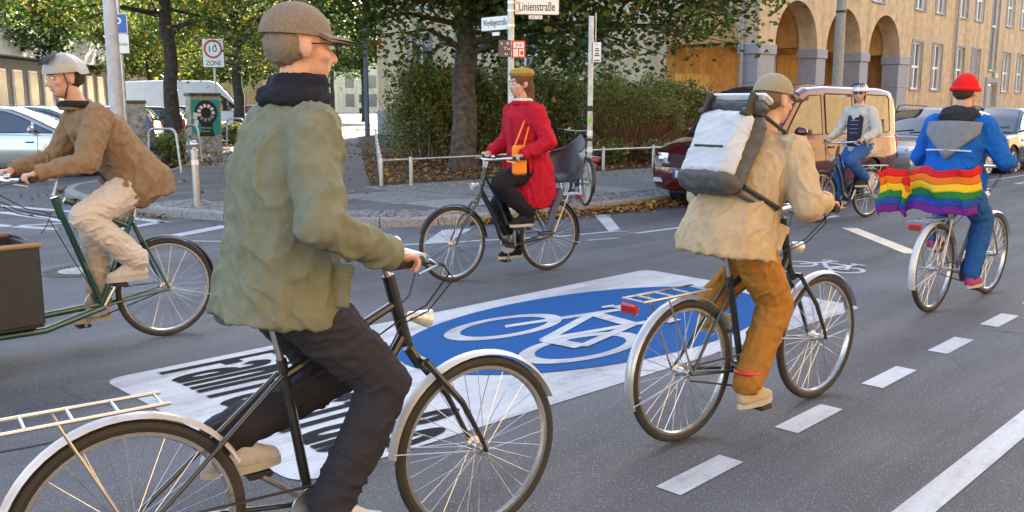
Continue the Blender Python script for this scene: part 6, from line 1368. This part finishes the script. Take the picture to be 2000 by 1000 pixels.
def front_arc(f, a0, a1, n, k_):
    w = float(np.interp(f, [0, .6, .85, 1], [.20, .201, .20, .14]))*k_; d = float(np.interp(f, [0, .6, .85, 1], [.158, .139, .118, .098]))*k_; c = J['H']+up*(.02+.47*f); out = []
    for q in range(n):
        a = a0+(a1-a0)*q/(n-1); ca, sa = math.cos(a), math.sin(a); out.append(c+Vector((0, 1, 0))*w*math.copysign(abs(ca)**.85, ca)+fw*d*abs(sa)**.85)
    return out
mb = MB(); mb.grid([front_arc(k/10, math.radians(66-8*k/10), math.radians(114+8*k/10), 9, 1.15) for k in range(11)]); sh_ = mb.build('shirt', cloth('shirt_navy', (.035, .03, .055)), pr); sol = sh_.modifiers.new('t', 'SOLIDIFY'); sol.thickness = .01
for k in range(4): mb = MB(); mb.tube(front_arc(.40+.12*k, math.radians(76), math.radians(104), 7, 1.165), .004, 5); mb.build('shirt_stripe', M('stripe_grey', (.30, .30, .34), .8), sh_)
# 6 --- red hat, blue jacket, rainbow flag
pr6 = gp(1816, 609); prf = gp(1926, 573); y6 = math.atan2(prf.y-pr6.y, prf.x-pr6.x); bar6 = (.76, 1.10)
bk6 = bicycle('bicycle', 'silver bicycle with reddish tyres ridden by the red-hatted rider', (pr6.x, pr6.y), y6, M('frame_silver', (.45, .45, .45), .3, .7), 1.08, 'diamond', (.17, .92), bar6, 'city', M('guard_white', (.62, .62, .62), .35, .2), True, -60, tyre=M('tyre_red', (.24, .085, .06), .8))
m_bluej = cloth('blue_jacket', (.008, .115, .46), .15)
pr, J = person('rider in blue jacket with red beanie and grey hood, seen from behind', (pr6.x, pr6.y), y6, (.20, .99), .18, grips(bar6), pedal_pts(-60), m_bluej, cloth('jeans_blue', (.02, .10, .32), .2), cloth('shoes_pink', (.38, .06, .18)), 1.0, -.15, .05, .10, 0, cloth('hair_nape', (.08, .05, .03)), 0, None, .0085, 1.06, .008, 29, spine=.51, under=True)
cap(pr, J, cloth('beanie_red', (.72, .015, .02), .12, 60), 'beanie', False, True)
U, Fw = J['up'], J['fw']; m_hood = cloth('hood_grey', (.20, .21, .22), .2); m_hd = cloth('hood_dark', (.03, .032, .036))
b = MB(); b.ell(J['nb']-Fw*.085+U*.0, (.09, .135, .085)); b.ell(J['nb']+U*.045, (.098, .10, .05)); b.cone(J['nb']-Fw*.05+Vector((0, .09, .03)), .05, J['nb']+Fw*.05+Vector((0, .06, .03)), .045); b.cone(J['nb']-Fw*.05+Vector((0, -.09, .03)), .05, J['nb']+Fw*.05+Vector((0, -.06, .03)), .045); remeshed(b, 'hood', m_hd, pr, .01, 3, .014, 12, 5)
# grey yoke: a V panel over shoulders and back
mb = MB(); g = []
for k in range(13):
    y = -.20+.40*k/12; dep = .30-1.05*abs(y); col_ = []
    for j in range(7):
        f = j/6; z = -.045-f*max(.06, dep); c = J['nb']+U*z-Fw*(.142-.9*y*y*1.9*(1-.3*f)+.012*(1-f)+.028*min(1, -z*5)); col_.append(c+Vector((0, y, 0)))
    g.append(col_)
mb.grid(g); yk_ = mb.build('yoke', m_hood, pr); sol = yk_.modifiers.new('t', 'SOLIDIFY'); sol.thickness = .03; sol.offset = 0
mb = MB(); pts = [J['H']+U*.24-Fw*(.172-1.2*y*y)+Vector((0, y, 0)) for y in np.linspace(-.17, .17, 9)]; mb.tube(pts, .007, 5); mb.build('reflective_piping', M('piping', (.55, .65, .8), .3), pr)
fl = thing('rainbow_flag', 'rainbow flag of six stripes wrapped round the waist over the carrier', 'flag', (pr6.x, pr6.y, 0), y6)
cols = [('red', (.60, .02, .022)), ('orange', (.70, .16, .02)), ('yellow', (.72, .52, .03)), ('green', (.02, .20, .06)), ('blue', (.02, .07, .34)), ('purple', (.14, .02, .23))]
def flagp(u, v):
    "u 0..1 from the rider's right hip round the back to the trailing end, v 0..1 from top"
    if u < .42: a = -1.9+u/.42*2.7; x = .18-.235*math.cos(a*.85)*1.0; y = .245*math.sin(a); 
    else:
        f = (u-.42)/.58; x = .18-.235*math.cos(.68)-.17*f-.03*math.sin(9*f); y = .245*math.sin(.8)+.17*f+.03*math.sin(7*f+1.2)
    sag = .04*math.sin(u*8)+.025*math.sin(u*17+1)+.012*math.sin(u*37)-.02*u
    w = .36-.05*math.sin(u*3); z = 1.10+sag*(1-.3*v)-w*v; r = .020*math.sin(v*9+u*14)+.012*math.sin(u*46+v*3)+.008*math.sin(u*83-v*6)
    return Vector((x-r*.8-.04*v, y+r*.5, z))
for s in range(6):
    mb = MB(); mb.grid([[flagp(u, (s+k/4)/6) for k in range(5)] for u in np.linspace(0, 1, 150)]); o = mb.build(cols[s][0]+'_stripe', cloth('flag_'+cols[s][0], cols[s][1], .06), fl, True, 80)
    sol = o.modifiers.new('t', 'SOLIDIFY'); sol.thickness = .003
# 7 --- bicycle locked to the thin pole
bp7 = gp(1142, 403, PZ); y7 = math.atan2(f_[1], f_[0])+.22
bk7 = bicycle('parked_bicycle', 'black bicycle locked to the slim pole, seen from behind', (bp7.x, bp7.y), y7, M('frame_black2', (.015, .016, .02), .3, .2, coat=.5), 1.08, 'diamond', (.17, .97), (.74, 1.08), 'flat', M('guard_black2', (.02, .02, .022), .35), True, 30)
bk7.location.z = PZ+.004; bk7.rotation_euler = (.06, 0, y7)
mb = MB(); mb.lathe([(.022, -.01), (.022, .012)], (-.375, .0, .62), 14, 'X'); mb.build('reflector', m_tail, bk7); mb = MB(); mb.tube([(.35, .05, .28), (.12, .22, .005)], .009, 6); mb.build('kickstand', m_black, bk7)
